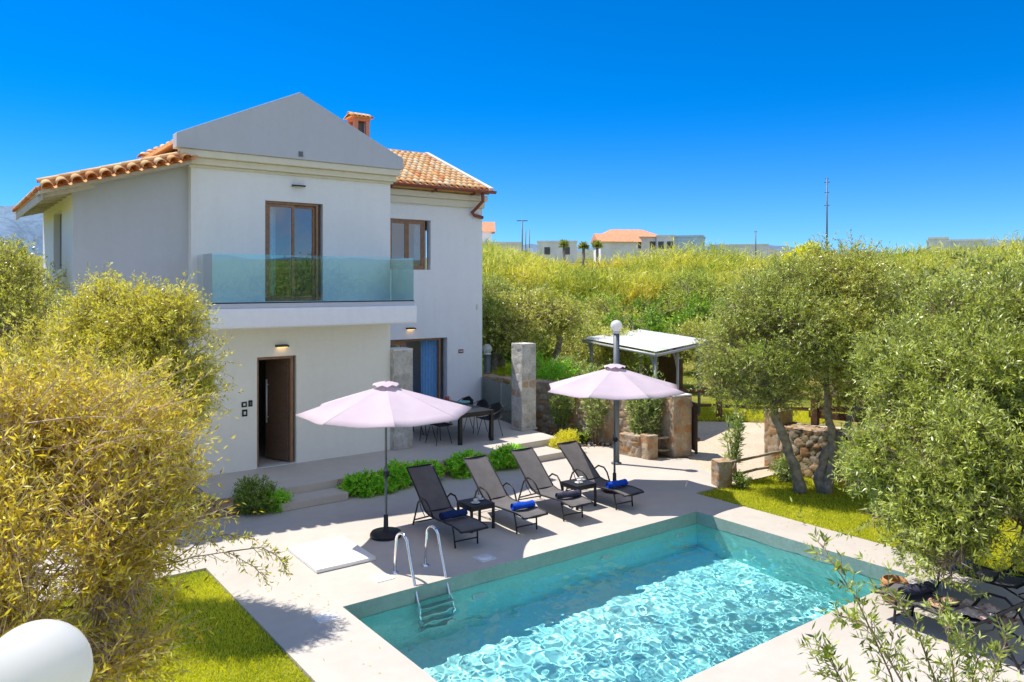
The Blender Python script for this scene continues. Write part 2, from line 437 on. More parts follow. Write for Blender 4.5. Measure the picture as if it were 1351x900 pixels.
MT['dark_bush_leaf'] = leaf_mat('dark_bush_leaf', [(0, (0.03, 0.065, 0.012)), (0.6, (0.085, 0.14, 0.02)), (1, (0.19, 0.20, 0.05))], 0.3)
MT['yellow_leaf'] = leaf_mat('yellow_bush_leaf', [(0, (0.30, 0.24, 0.01)), (0.5, (0.55, 0.47, 0.02)), (1, (0.72, 0.62, 0.08))], 0.35)
MT['flower_yellow'] = leaf_mat('yellow_flowers', [(0, (0.45, 0.32, 0.01)), (1, (0.85, 0.62, 0.02))], 0.3)
MT['oleander_leaf'] = leaf_mat('oleander_leaf', [(0, (0.04, 0.075, 0.018)), (0.5, (0.12, 0.18, 0.04)), (1, (0.34, 0.38, 0.16))], 0.3, 0.4)
MT['field_tree_leaf'] = leaf_mat('field_tree_leaf', [(0, (0.065, 0.085, 0.018)), (0.45, (0.18, 0.20, 0.042)), (1, (0.38, 0.37, 0.11))], 0.4, objvar=0.85)
MT['bush_field'] = leaf_mat('fresh_green_leaf', [(0, (0.04, 0.085, 0.012)), (0.5, (0.13, 0.215, 0.022)), (1, (0.28, 0.36, 0.05))], 0.4, objvar=0.85)
MT['grass_blade'] = leaf_mat('grass_blade', [(0, (0.10, 0.14, 0.008)), (0.5, (0.40, 0.345, 0.014)), (1, (0.58, 0.46, 0.05))], 0.4)
MT['palm_leaf'] = leaf_mat('palm_leaf', [(0, (0.08, 0.11, 0.03)), (1, (0.25, 0.25, 0.08))], 0.3)

# ------------------------------------------------------------------ numpy foliage
def nrm(a):
    return a / np.maximum(np.linalg.norm(a, axis=-1, keepdims=True), 1e-9)

def pnoise(P, f, seed):
    r = np.random.default_rng(seed); s = np.zeros(len(P))
    for k in range(7):
        w = nrm(r.normal(size=3)) * f * r.uniform(0.6, 1.7)
        s += np.sin(P @ w + r.uniform(0, 6.28))
    return s / 7

def leaf_quads(P, D, N, L, W):
    """kite shaped leaves: base P, direction D, side from N"""
    S = nrm(np.cross(D, N)); n = len(P)
    L = L[:, None]; W = W[:, None]
    V = np.stack([P, P + D*L*0.42 + S*W*0.5, P + D*L, P + D*L*0.42 - S*W*0.5], 1).reshape(-1, 3)
    F = np.arange(n*4).reshape(n, 4)
    return V, F

def twig_leaves(rng, O, D, LEN, per, ll, lw, spread=0.9, tw_var=0.35):
    n = len(O)
    t = rng.uniform(0.12, 1.0, (n, per))
    base = O[:, None, :] + D[:, None, :]*(LEN[:, None]*t)[..., None]
    base = base.reshape(-1, 3)
    d = np.repeat(D, per, 0)
    r = rng.normal(size=d.shape); perp = nrm(r - d*np.sum(r*d, 1, keepdims=True))
    ld = nrm(d*0.65 + perp*spread + np.array([0, 0, 0.12]))
    nn = nrm(rng.normal(size=d.shape) + np.array([0, 0, 0.9]))
    L = ll*rng.uniform(0.65, 1.2, n*per); W = lw*rng.uniform(0.75, 1.2, n*per)
    tint = np.clip(np.repeat(rng.normal(0.48, tw_var*0.55, n), per) + rng.normal(0.04, 0.27, n*per), 0, 1)
    V, F = leaf_quads(base, ld, nn, L, W)
    return V, F, tint

def sticks(P0, P1, r0, r1):
    n = len(P0); d = nrm(P1-P0); a = nrm(np.cross(d, np.array([0.31, 0.52, 0.8]))); b = np.cross(d, a)
    vs = []
    for P, r in ((P0, r0), (P1, r1)):
        r = np.broadcast_to(np.asarray(r, float), (n,))[:, None]
        for k in range(3):
            t = 2*PI*k/3
            vs.append(P + (a*math.cos(t)+b*math.sin(t))*r)
    V = np.stack(vs, 1).reshape(-1, 3)
    base = (np.arange(n)*6)[:, None]
    F = np.concatenate([base + np.array([[k, (k+1) % 3, 3+(k+1) % 3, 3+k]]) for k in range(3)], 0)
    return V, F

def crown_points(rng, blobs, n, shell=0.42, gap=-0.22, f=2.6, seed=1, wpow=0.75):
    """twig origins inside ellipsoid blobs, denser near their skins, with clumps and gaps"""
    c = np.array([b[0] for b in blobs], float); r = np.array([b[1] for b in blobs], float)
    w = np.prod(r, 1)**wpow; w /= w.sum()
    k = rng.choice(len(blobs), size=int(n*2.2), p=w)
    u = nrm(rng.normal(size=(len(k), 3))); rr = rng.uniform(0, 1, len(k))**shell
    P = c[k] + u*r[k]*rr[:, None]
    keep = (pnoise(P, f, seed) + 0.5*pnoise(P, f*2.3, seed+5)) > gap
    P, k, u = P[keep][:n], k[keep][:n], u[keep][:n]
    return P, u, k, c

def make_tree(name, loc, trunk_paths, blobs, n_twigs, twig_len, per, ll, lw, lmat, seed, label, cat='tree', group=None,
              shell=0.42, gap=-0.22, f=2.6, stick_frac=0.5, stick_r=0.004, up=0.35, branch_r=0.03, bmat='bark', twmat='twig', droop=0.0, outw=0.75, wpow=0.75):
    rng = np.random.default_rng(seed); rd = random.Random(seed)
    root = empty(name, loc, 0, label, cat, group)
    P, u, k, c = crown_points(rng, blobs, n_twigs, shell, gap, f, seed, wpow)
    D = nrm(u*outw + rng.normal(size=P.shape)*0.55 + np.array([0, 0, up]))
    LEN = twig_len*rng.uniform(0.5, 1.35, len(P))
    if droop: D = nrm(D + np.array([0, 0, -droop])*rng.uniform(0, 1, (len(P), 1)))
    V, F, T = twig_leaves(rng, P, D, LEN, per, ll, lw)
    # lower / inner leaves a little darker in kind (older leaves)
    np_mesh('crown', V, F, T, MT[lmat], root)
    mb = MB()
    ends = []
    for path, rs in trunk_paths:
        pts = []; rrs = []
        for i in range(len(path)-1):
            a, b = Vector(path[i]), Vector(path[i+1]); m = 4
            for q in range(m):
                t = q/m; p = a.lerp(b, t)
                j = rs[i]*0.35
                pts.append(p + Vector((rd.uniform(-j, j), rd.uniform(-j, j), 0))); rrs.append((rs[i]*(1-t)+rs[i+1]*t)*rd.uniform(0.88, 1.14))
        pts.append(Vector(path[-1])); rrs.append(rs[-1])
        mb.tube(pts, rrs, 9)
        ends.append(pts[-1]); ends.append(pts[len(pts)*2//3])
    for (bc, br) in blobs:
        e = min(ends, key=lambda q: (q-Vector(bc)).length)
        mid = e.lerp(Vector(bc), 0.5) + Vector((rd.uniform(-.08, .08), rd.uniform(-.08, .08), 0.06))
        mb.tube([e, mid, Vector(bc)], [branch_r, branch_r*0.75, branch_r*0.5], 6)
        for q in range(5):
            d = Vector((rd.gauss(0, 1), rd.gauss(0, 1), rd.gauss(0.3, .7))).normalized()
            tip = Vector(bc) + Vector((d.x*br[0], d.y*br[1], d.z*br[2]))*0.8
            mb.tube([mid.lerp(Vector(bc), rd.random()), (Vector(bc)+tip)/2 + Vector((0, 0, 0.04)), tip], [branch_r*0.5, branch_r*0.35, branch_r*0.15], 5)
    tr = mb.build('trunk', MT[bmat], root)
    m = int(len(P)*stick_frac)
    if m > 0:
        back = P[:m] - D[:m]*(LEN[:m, None]*0.6) - u[:m]*0.05
        V, F = sticks(back, P[:m] + D[:m]*LEN[:m, None]*0.95, stick_r, stick_r*0.4)
        np_mesh('twigs', V, F, np.full(len(F), 0.5), MT[twmat], root)
    return root

# ------------------------------------------------------------------ camera, light, sky
cam = bpy.data.cameras.new('camera'); co = link(bpy.data.objects.new('camera', cam))
CAMH = 4.1; YAW = rad(-36.9)
co.location = (0, 0, CAMH); co.rotation_euler = (PI/2, 0, YAW)
cam.sensor_width = 36; cam.lens = 1017/1351*36; cam.shift_y = -74/1351; cam.clip_start = 0.05; cam.clip_end = 20000
sc.camera = co

SUN_DIR = Vector((-0.55, 0.95, 2.05)).normalized()
el = math.asin(SUN_DIR.z); azi = math.atan2(SUN_DIR.x, SUN_DIR.y)
sl = bpy.data.lights.new('sun', 'SUN'); so = link(bpy.data.objects.new('sun', sl))
sl.energy = 6.3; sl.angle = rad(0.5); sl.color = (1.0, 0.945, 0.86)
so.rotation_euler = (-SUN_DIR).to_track_quat('-Z', 'Y').to_euler(); so.location = (-10, 20, 40)
try: sl.cycles.is_caustics_light = True
except Exception: pass

w = bpy.data.worlds.new('World'); sc.world = w; w.use_nodes = True
nt = w.node_tree; bg = nt.nodes['Background']
sky = nt.nodes.new('ShaderNodeTexSky'); sky.sky_type = 'NISHITA'; sky.sun_disc = False
sky.sun_elevation = el; sky.sun_rotation = azi; sky.altitude = 2500; sky.air_density = 1.0; sky.dust_density = 0.0; sky.ozone_density = 10.0
skyc = mixc(nt, 1.0, sky.outputs[0], (0.52, 0.98, 1.28), 'MULTIPLY')
hs = nt.nodes.new('ShaderNodeHueSaturation'); hs.inputs['Saturation'].default_value = 1.10
nt.links.new(skyc, hs.inputs['Color'])
# thin pale haze hugging the horizon
tcw = nt.nodes.new('ShaderNodeTexCoord'); sep = nt.nodes.new('ShaderNodeSeparateXYZ'); nt.links.new(tcw.outputs['Generated'], sep.inputs[0])
mrw = nt.nodes.new('ShaderNodeMapRange'); mrw.inputs[1].default_value = 0.0; mrw.inputs[2].default_value = 0.24; mrw.inputs[3].default_value = 1.0; mrw.inputs[4].default_value = 0.0
nt.links.new(sep.outputs[2], mrw.inputs[0])
pw_ = nt.nodes.new('ShaderNodeMath'); pw_.operation = 'POWER'; pw_.inputs[1].default_value = 2.0; nt.links.new(mrw.outputs[0], pw_.inputs[0])
hz = mixc(nt, pw_.outputs[0], (0.0, 0.0, 0.0), (1.5, 0.7, 0.0)); sk2 = mixc(nt, 1.0, hs.outputs[0], hz, 'ADD')
# unseen bright cloud added to the sky behind the camera, filling the shaded facade
dt = nt.nodes.new('ShaderNodeVectorMath'); dt.operation = 'DOT_PRODUCT'; dt.inputs[1].default_value = Vector((-0.05, -0.80, 0.62)).normalized()
nt.links.new(tcw.outputs['Generated'], dt.inputs[0])
cm = nt.nodes.new('ShaderNodeMapRange'); cm.interpolation_type = 'SMOOTHSTEP'; cm.inputs[1].default_value = 0.38; cm.inputs[2].default_value = 0.72
nt.links.new(dt.outputs['Value'], cm.inputs[0])
cn_ = noise_n(nt, tcw.outputs['Generated'], 3.5, 7, 0.6, 0.4); cr_ = nt.nodes.new('ShaderNodeMapRange'); cr_.inputs[1].default_value = 0.36; cr_.inputs[2].default_value = 0.56
nt.links.new(cn_, cr_.inputs[0]); cmu = nt.nodes.new('ShaderNodeMath'); cmu.operation = 'MULTIPLY'; nt.links.new(cm.outputs[0], cmu.inputs[0]); nt.links.new(cr_.outputs[0], cmu.inputs[1])
sk3 = mixc(nt, cmu.outputs[0], sk2, (5.2, 5.8, 7.0))
nt.links.new(sk3, bg.inputs[0]); bg.inputs[1].default_value = 0.15

sc.render.engine = 'CYCLES'
sc.view_settings.view_transform = 'Standard'; sc.view_settings.look = 'None'; sc.view_settings.exposure = 0; sc.view_settings.gamma = 1
cy = sc.cycles
cy.max_bounces = 10; cy.diffuse_bounces = 4; cy.glossy_bounces = 4; cy.transmission_bounces = 6; cy.transparent_max_bounces = 24
cy.use_denoising = True; cy.sample_clamp_indirect = 8.0; cy.sample_clamp_direct = 0
cy.caustics_reflective = False; cy.caustics_refractive = True; cy.blur_glossy = 0.5

# pixel of the photo -> world (used only to work out where things stand)
FX = 1017.0; cR = (math.cos(YAW), math.sin(YAW)); cF = (-math.sin(YAW), math.cos(YAW))
def at_depth(px, py, D):
    u = (px-675.5)/FX*D
    return Vector((cR[0]*u+cF[0]*D, cR[1]*u+cF[1]*D, CAMH-(py-376)/FX*D))

# ------------------------------------------------------------------ ground, lawns, deck, pool
PX0, PX1, PY0, PY1 = 4.17, 11.05, 5.33, 9.15          # pool
TZ = 0.30                                             # terrace level

def hgt(x, y):
    d = math.hypot(x-6, y-8)
    h = 0.0
    if d > 22: h = 0.072*(d-22)
    if d > 160: h = 0.072*138 + 0.02*(d-160)
    if d > 420: h = 0.072*138 + 5.2
    h += 0.25*noise.noise(Vector((x*0.03, y*0.03, 1)))*min(1, max(0, (d-24)/20))*2
    return h - 0.06

def axis(lo, hi, fixed, centre):
    s = set(fixed); v = centre
    for sgn in (1, -1):
        p = centre; st = 1.5
        while (p < hi if sgn > 0 else p > lo):
            p += sgn*st
            if abs(p-centre) > 45: st *= 1.16
            s.add(round(p, 3))
    out = []
    for q in sorted(s):
        if out and abs(q-out[-1]) < 0.3 and q not in fixed: continue
        if out and abs(q-out[-1]) < 0.3 and out[-1] not in fixed: out.pop()
        out.append(q)
    return out
gx = axis(-900, 1500, [PX0-0.3, PX1+0.3], 7.0); gy = axis(-900, 1500, [PY0-0.3, PY1+0.3], 8.0)
V = [(x, y, hgt(x, y)) for y in gy for x in gx]; F = []
for j in range(len(gy)-1):
    for i in range(len(gx)-1):
        cx_, cy_ = (gx[i]+gx[i+1])/2, (gy[j]+gy[j+1])/2
        if PX0-0.31 < cx_ < PX1+0.31 and PY0-0.31 < cy_ < PY1+0.31: continue
        a = j*len(gx)+i; F.append((a, a+1, a+len(gx)+1, a+len(gx)))
tag(np_mesh('ground', V, F, np.full(len(F), .5), MT['field'], None, True), kind='structure')

def ring_hill(name, r, a0, a1, hf, m, thick=0.12):
    V = []; F = []; n = 140
    for i in range(n+1):
        a = rad(a0+(a1-a0)*i/n); e = min(1, min(i, n-i)/14)
        h = hf(i/n)*e
        for rr, z in ((r*(1-thick), -5), (r*(1-thick*0.5), h*0.55), (r, h), (r*1.05, -5)):
            V.append((rr*math.cos(a), rr*math.sin(a), z))
    for i in range(n):
        for k in range(3):
            b = i*4+k; F.append((b, b+4, b+5, b+1))
    return tag(np_mesh(name, V, F, np.full(len(F), .5), m, None, True), kind='structure')
# world angle of the view axis is 53 deg; left edge of the picture is 86.7, right edge 19.6
def fbm(t, s): return sum(noise.noise(Vector((t*f, s, 0)))*a for f, a in ((3, 1), (8, .5), (19, .22), (45, .1)))
ring_hill('mountain', 5200, 78, 116, lambda t: 430+170*fbm(t*1.6, 3.3), MT['hill'])
ring_hill('mountain', 4300, 82, 122, lambda t: 270+120*fbm(t*2, 7.7), MT['hill'])
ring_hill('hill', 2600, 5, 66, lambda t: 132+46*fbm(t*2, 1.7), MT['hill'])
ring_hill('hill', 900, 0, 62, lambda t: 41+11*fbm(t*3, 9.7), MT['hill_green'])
ring_hill('hill', 2400, 180, 330, lambda t: 120+70*fbm(t*2, 5.7), MT['hill'])

# paved deck (one sheet with the pool cut out)
mb = MB()
xs = [-0.2, 3.16, PX0, PX1, 12.0]; ys = [2.45, PY0, PY1, 11.6, 13.92, 14.9]
for i in range(len(xs)-1):
    for j in range(len(ys)-1):
        x0, x1, y0, y1 = xs[i], xs[i+1], ys[j], ys[j+1]
        if i == 0 and not (y0 >= 11.6 and y1 <= 13.92): continue
        if i == 2 and j == 1: continue
        mb.add([(x0,y0,0),(x1,y0,0),(x1,y1,0),(x0,y1,0)], [(0,1,2,3)])
mb.add([(-7,11.75,0),(-0.2,11.6,0),(-0.2,13.92,0),(-7,14.05,0)], [(0,1,2,3)])
mb.add([(12.0,9.97,0),(12.75,10.0,0),(13.15,10.25,0),(14.26,12.06,0),(13.66,12.62,0),(13.64,14.24,0),(12.55,14.9,0),(12.0,14.9,0)], [tuple(range(8))])
# edges of the paving
for (a, b) in (((3.16,2.45),(3.16,11.6)), ((3.16,11.6),(-0.2,11.6)), ((12.0,9.97),(12.0,2.45)),((12.0,2.45),(3.16,2.45)), ((13.15,10.25),(12.75,10.0)), ((12.75,10.0),(12.0,9.97)), ((14.26,12.06),(13.15,10.25))):
    mb.add([(a[0],a[1],0),(b[0],b[1],0),(b[0],b[1],-0.14),(a[0],a[1],-0.14)], [(0,1,2,3)])
tag(mb.build('pool_deck', MT['deck']), kind='structure')

# pool shell: walls in pool stone, floor
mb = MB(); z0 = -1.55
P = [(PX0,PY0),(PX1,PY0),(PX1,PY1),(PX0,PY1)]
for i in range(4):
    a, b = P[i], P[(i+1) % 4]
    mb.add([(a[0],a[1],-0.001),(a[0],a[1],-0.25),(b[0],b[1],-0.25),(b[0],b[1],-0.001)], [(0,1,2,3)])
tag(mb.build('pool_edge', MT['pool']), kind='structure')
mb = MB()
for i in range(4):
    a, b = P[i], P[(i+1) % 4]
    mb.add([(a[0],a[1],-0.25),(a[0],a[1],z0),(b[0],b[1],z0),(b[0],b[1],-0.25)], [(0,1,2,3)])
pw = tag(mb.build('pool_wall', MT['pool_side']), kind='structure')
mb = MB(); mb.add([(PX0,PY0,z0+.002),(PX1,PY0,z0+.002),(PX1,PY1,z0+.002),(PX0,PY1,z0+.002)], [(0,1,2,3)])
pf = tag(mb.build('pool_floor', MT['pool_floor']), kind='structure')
# water surface with real ripples
WL = -0.20
n, m_ = 620, 346
X, Y = np.meshgrid(np.linspace(PX0+.001, PX1-.001, n), np.linspace(PY0+.001, PY1-.001, m_))
rng = np.random.default_rng(5)
Z = np.zeros_like(X)
for (lam, amp, cnt) in ((2.3, 0.0040, 5), (0.9, 0.0026, 8), (0.38, 0.0016, 12), (0.23, 0.0008, 18), (0.15, 0.00018, 14)):
    for k in range(cnt):
        a = rng.normal(-0.6, 0.9); kk = 2*PI/(lam*rng.uniform(0.55, 1.7)); ph = rng.uniform(0, 6.28)
        wob = 0.6*np.sin(X*rng.uniform(.6, 1.6)+Y*rng.uniform(-1.5, 1.5)+rng.uniform(0, 6))
        Z += amp*0.75*np.sin(kk*(X*math.cos(a)+Y*math.sin(a))+ph+wob)
calm = 0.55+0.45*np.clip((PY1-Y)/1.7, 0, 1)               # calmer water along the sheltered far side
Z = WL + Z*calm
V = np.stack([X, Y, Z], -1).reshape(-1, 3)
idx = np.arange(n*m_).reshape(m_, n)
F = np.stack([idx[:-1,:-1], idx[:-1,1:], idx[1:,1:], idx[1:,:-1]], -1).reshape(-1, 4)
wa = tag(np_mesh('water', V, F, np.full(len(F), .5), MT['water'], None, True), kind='structure')
try:
    wa.cycles.is_caustics_caster = True
    pf.cycles.is_caustics_receiver = True; pw.cycles.is_caustics_receiver = True
except Exception: pass

# underwater lights set in the house-side wall, lids in the paving
for x, lb in ((6.28, 'round white underwater light nearest the ladder'), (8.8, 'round white underwater light farther from the ladder'), (10.6, 'round white underwater light in the shaded far corner')):
    r = empty('pool_light', (x, PY1, -0.62), 0, lb, 'pool light', 'round lights in the pool wall')
    mb = MB(); mb.lathe([(0.0,-0.02),(0.07,-0.022),(0.09,-0.012)], seg=20); o = mb.build('lens', MT['ceramic'], r); o.rotation_euler = (-PI/2, 0, 0)
    mb = MB(); mb.lathe([(0.09,-0.002),(0.09,-0.018),(0.125,-0.012),(0.125,-0.002)], seg=20); o = mb.build('trim_ring', MT['white_plastic'], r); o.rotation_euler = (-PI/2, 0, 0)
for x, y, lb in ((5.02, 9.72, 'square white skimmer lid in the paving left of the pool ladder'), (6.62, 9.50, 'square white skimmer lid in the umbrella shadow right of the pool ladder'), (3.87, 8.98, 'square white skimmer lid near the lawn at the pool corner')):
    r = empty('skimmer_lid', (x, y, 0), 0, lb, 'skimmer lid', 'white lids in the paving')
    MB().box((0,0,0.003), (0.27,0.27,0.012)).build('frame', MT['ceramic'], r, 0.003)
    MB().lathe([(0.0,0.014),(0.1,0.014),(0.105,0.0095)], seg=24).build('cover', MT['white_plastic'], r)
r = empty('deck_hatch', (4.82, 11.0, 0), rad(-1), 'large flat white square hatch cover lying on the paving left of the umbrella base', 'hatch')
MB().box((0,0,0.03), (0.92,1.2,0.052)).build('cover', MT['white_plastic'], r, 0.006)
MB().box((0,0,0.004), (0.86,1.14,0.006)).build('frame', MT['grey_metal'], r)

# lawns: earth sheet plus real blades
def lawn(name, poly, z=-0.035):
    o = MB().add([(x, y, z) for x, y in poly], [tuple(range(len(poly)))]).build(name, MT['lawn'])
    return tag(o, kind='structure')
LL = [(3.15,2.44),(3.15,11.6),(-6.0,11.7),(-6.0,2.44)]
LF = [(-6.0,-5.0),(15.2,-5.0),(15.2,2.43),(-6.0,2.43)]
LR = [(12.0,2.44),(15.2,2.44),(15.2,9.9),(12.7,9.97),(12.02,9.95)]
lawn('lawn', LL); lawn('lawn', LR); lawn('lawn', LF)
def grass(name, poly, n, seed, hh, holes=()):
    rng = np.random.default_rng(seed)
    px = np.array([p[0] for p in poly]); py = np.array([p[1] for p in poly])
    P = np.stack([rng.uniform(px.min(), px.max(), n), rng.uniform(py.min(), py.max(), n), np.full(n, -0.036)], 1)
    ins = np.zeros(n, bool); j = len(poly)-1
    for i in range(len(poly)):
        c = ((py[i] > P[:,1]) != (py[j] > P[:,1])) & (P[:,0] < (px[j]-px[i])*(P[:,1]-py[i])/(py[j]-py[i]+1e-12)+px[i])
        ins ^= c; j = i
    P = P[ins]; k = len(P)
    dens = pnoise(P*np.array([1,1,0]), 1.6, seed)
    keep = dens + rng.uniform(-0.5, 0.5, k) > -0.55; P = P[keep]; dens = dens[keep]; k = len(P)
    D = nrm(rng.normal(size=(k,3))*np.array([.55,.55,0]) + np.array([0,0,1]))
    N = nrm(rng.normal(size=(k,3))*np.array([1,1,0.1]))
    V, F = leaf_quads(P, D, N, hh*rng.uniform(0.5,1.25,k), np.full(k, 0.009))
    T = np.clip(0.45+0.50*dens+rng.normal(0,0.2,k), 0, 1)
    return tag(np_mesh(name, V, F, T, MT['grass_blade']), kind='stuff')
tag(grass('grass', [(0.6,4.2),(3.15,4.2),(3.15,11.6),(0.6,11.6)], 75000, 3, 0.055), 'short green and yellow lawn grass beside the left edge of the paving', 'grass')
tag(grass('grass', [(12.02,2.2),(15.2,2.2),(15.2,9.9),(12.7,9.97),(12.02,9.95)], 75000, 4, 0.05), 'yellow green lawn grass beyond the right side of the pool', 'grass')

# gravel drive, planted beds, verge
def sheet(name, poly, z, m):
    return tag(MB().add([(x, y, z) for x, y in poly], [tuple(range(len(poly)))]).build(name, m), kind='structure')
sheet('gravel_drive', [(12.9,9.98),(15.2,9.98),(16.6,9.4),(21.5,9.0),(21.0,12.6),(19.0,14.75),(17.3,16.4),(15.3,15.2),(14.2,12.3)], -0.02, MT['gravel'])
sheet('planting_bed', [(2.6,13.9),(12.3,13.9),(12.3,14.72),(2.6,14.72)], -0.012, MT['soil'])
sheet('planting_bed', [(12.45,14.8),(13.64,14.2),(13.66,12.62),(14.3,12.0),(14.9,13.0),(14.4,16.5),(13.9,20.0),(12.9,20.0),(12.45,16.0)], -0.016, MT['soil'])
mb = MB()
rd = random.Random(4)
mbp = MB()
for i in range(260):                                      # pebbles and small stones along the bed
    t = rd.random(); x = 12.75+rd.random()*1.4; y = 13.0+rd.random()*4.6
    if x < 13.66+0.06*rd.random() and y < 14.3: continue
    if x < 12.65+(16.4-y)*0.0 and y > 15: continue
    r_ = rd.uniform(0.02, 0.055)
    M_ = Matrix.Rotation(rd.random()*6, 3, 'Z') @ Matrix.Rotation(rd.random()*3, 3, 'X') @ Matrix.Diagonal((1, rd.uniform(.6,1), rd.uniform(.5,.8)))
    vs = [M_ @ (Vector(p).normalized()*r_*rd.uniform(.85,1.1)) + Vector((x,y,0)) for p in ((1,0,0),(-1,0,0),(0,1,0),(0,-1,0),(0,0,1),(0,0,-1),(.6,.6,.6),(-.6,.6,.6),(.6,-.6,.6),(-.6,-.6,.6))]
    mbp.add(vs, [(0,6,4),(0,4,8),(0,2,6),(0,8,3),(2,4,6),(2,7,4),(2,1,7),(1,9,7),(7,9,4),(3,9,1),(3,8,9),(8,4,9),(0,5,2),(2,5,1),(1,5,3),(3,5,0)], rd.random(), True)
tag(mbp.build('pebbles', MT['stone_pale']), 'scattered pale pebbles on the bed beyond the tall pillar', 'pebbles', kind='stuff')

# ------------------------------------------------------------------ stone work
def stone_panel(P0, U, Vv, W, H, cell=0.2, res=0.035, depth=0.05, seed=0, ragged=0.0, sq=1.0):
    """one rough masonry face as displaced geometry: returns verts, faces, tint, joint"""
    P0 = np.array(P0, float); U = np.array(U, float); Vv = np.array(Vv, float); N = np.cross(U, Vv)
    nx = max(2, int(W/res)); ny = max(2, int(H/res))
    gu, gv = np.meshgrid(np.linspace(0, W, nx+1), np.linspace(0, H, ny+1))
    rng = np.random.default_rng(seed)
    sx = max(1, int(W/cell)+1); rows = max(1, int(H/(cell*sq))+1)
    pts = []
    for j in range(rows+2):
        for i in range(sx+2):
            pts.append(((i-0.5+0.5*(j % 2)+rng.uniform(-.34,.34))*cell, (j-0.5+rng.uniform(-.30,.30))*cell*sq))
    pts = np.array(pts); hcell = rng.uniform(0, 1, len(pts)); hh = rng.uniform(0.35, 1, len(pts))
    q = np.stack([gu.ravel(), gv.ravel()], 1)
    d = np.sqrt(((q[:, None, 0]-pts[None, :, 0]))**2 + ((q[:, None, 1]-pts[None, :, 1])/sq)**2)
    o = np.argsort(d, 1)[:, :2]; d1 = np.take_along_axis(d, o[:, :1], 1)[:, 0]; d2 = np.take_along_axis(d, o[:, 1:2], 1)[:, 0]
    joint = np.clip((d2-d1)/cell, 0, 1)
    disp = depth*np.clip(joint/0.22, 0, 1)**0.6*hh[o[:, 0]] + 0.006*pnoise(np.stack([q[:,0], q[:,1], 0*q[:,0]], 1), 40, seed)
    edge = (q[:,0] < 1e-6) | (q[:,0] > W-1e-6) | (q[:,1] < 1e-6)
    disp = np.where(edge, 0, disp)
    vv = q[:, 1].copy()
    if ragged:
        top = ragged*pnoise(np.stack([q[:,0], 0*q[:,0], 0*q[:,0]], 1), 5, seed+3)
        vv = vv*(1+top/H)
    Vt = P0 + U*q[:, :1] + Vv*vv[:, None] + N*disp[:, None]
    idx = np.arange((nx+1)*(ny+1)).reshape(ny+1, nx+1)
    F = np.stack([idx[:-1,:-1], idx[:-1,1:], idx[1:,1:], idx[1:,:-1]], -1).reshape(-1, 4)
    T = hcell[o[:, 0]]
    return Vt, F, T[F].mean(1) if False else T[F[:, 0]], joint
def stone_solid(name, faces, m, parent=None):
    Vs = []; Fs = []; Ts = []; Js = []; b = 0
    for (Vt, F, T, J) in faces:
        Vs.append(Vt); Fs.append(F+b); Ts.append(T); Js.append(J); b += len(Vt)
    V = np.concatenate(Vs); F = np.concatenate(Fs)
    o = np_mesh(name, V, F, np.concatenate(Ts), m, parent, True)
    a = o.data.attributes.new('joint', 'FLOAT', 'POINT')
    J = np.concatenate(Js).astype(np.float32)
    if len(o.data.vertices) == len(J): a.data.foreach_set('value', J)
    return o
def stone_wall(name, pts, h, th, m, seed, cell=0.22, ragged=0.05, z=-0.05, parent=None, sq=0.8):
    faces = []
    for i in range(len(pts)-1):
        a = Vector((*pts[i], 0)); b = Vector((*pts[i+1], 0)); d = (b-a); L = d.length; d.normalize(); nn = Vector((d.y, -d.x, 0))
        up = (0, 0, 1)
        faces.append(stone_panel(a+nn*th/2+Vector((0,0,z)), d, up, L, h, cell, seed=seed+i, ragged=ragged, sq=sq))
        faces.append(stone_panel(b-nn*th/2+Vector((0,0,z)), -d, up, L, h, cell, 0.06, seed=seed+40+i, ragged=ragged, sq=sq))
        faces.append(stone_panel(a+nn*th/2+Vector((0,0,z+h-0.02)), d, -nn, L, th, cell, seed=seed+80+i))
        for (p, dd) in ((a, -d), (b, d)):
            faces.append(stone_panel(p-dd.cross(Vector((0,0,1)))*0+Vector((0,0,z)) - Vector((-dd.y, dd.x, 0))*th/2, (-dd.y, dd.x, 0), up, th, h, cell, seed=seed+120+i, sq=sq))
    return stone_solid(name, faces, m, parent)
def stone_pillar(name, x0, x1, y0, y1, z0, z1, m, seed, cell=0.2, parent=None, depth=0.018, cap=None):
    w, d, h = x1-x0, y1-y0, z1-z0
    f = [stone_panel((x0,y0,z0),(1,0,0),(0,0,1),w,h,cell,0.03,depth,seed,0,0.8), stone_panel((x1,y0,z0),(0,1,0),(0,0,1),d,h,cell,0.03,depth,seed+1,0,0.8),
         stone_panel((x1,y1,z0),(-1,0,0),(0,0,1),w,h,cell,0.03,depth,seed+2,0,0.8), stone_panel((x0,y1,z0),(0,-1,0),(0,0,1),d,h,cell,0.03,depth,seed+3,0,0.8),
         stone_panel((x0,y0,z1),(1,0,0),(0,1,0),w,d,cell,0.03,depth*.6,seed+4)]
    return stone_solid(name, f, m, parent)

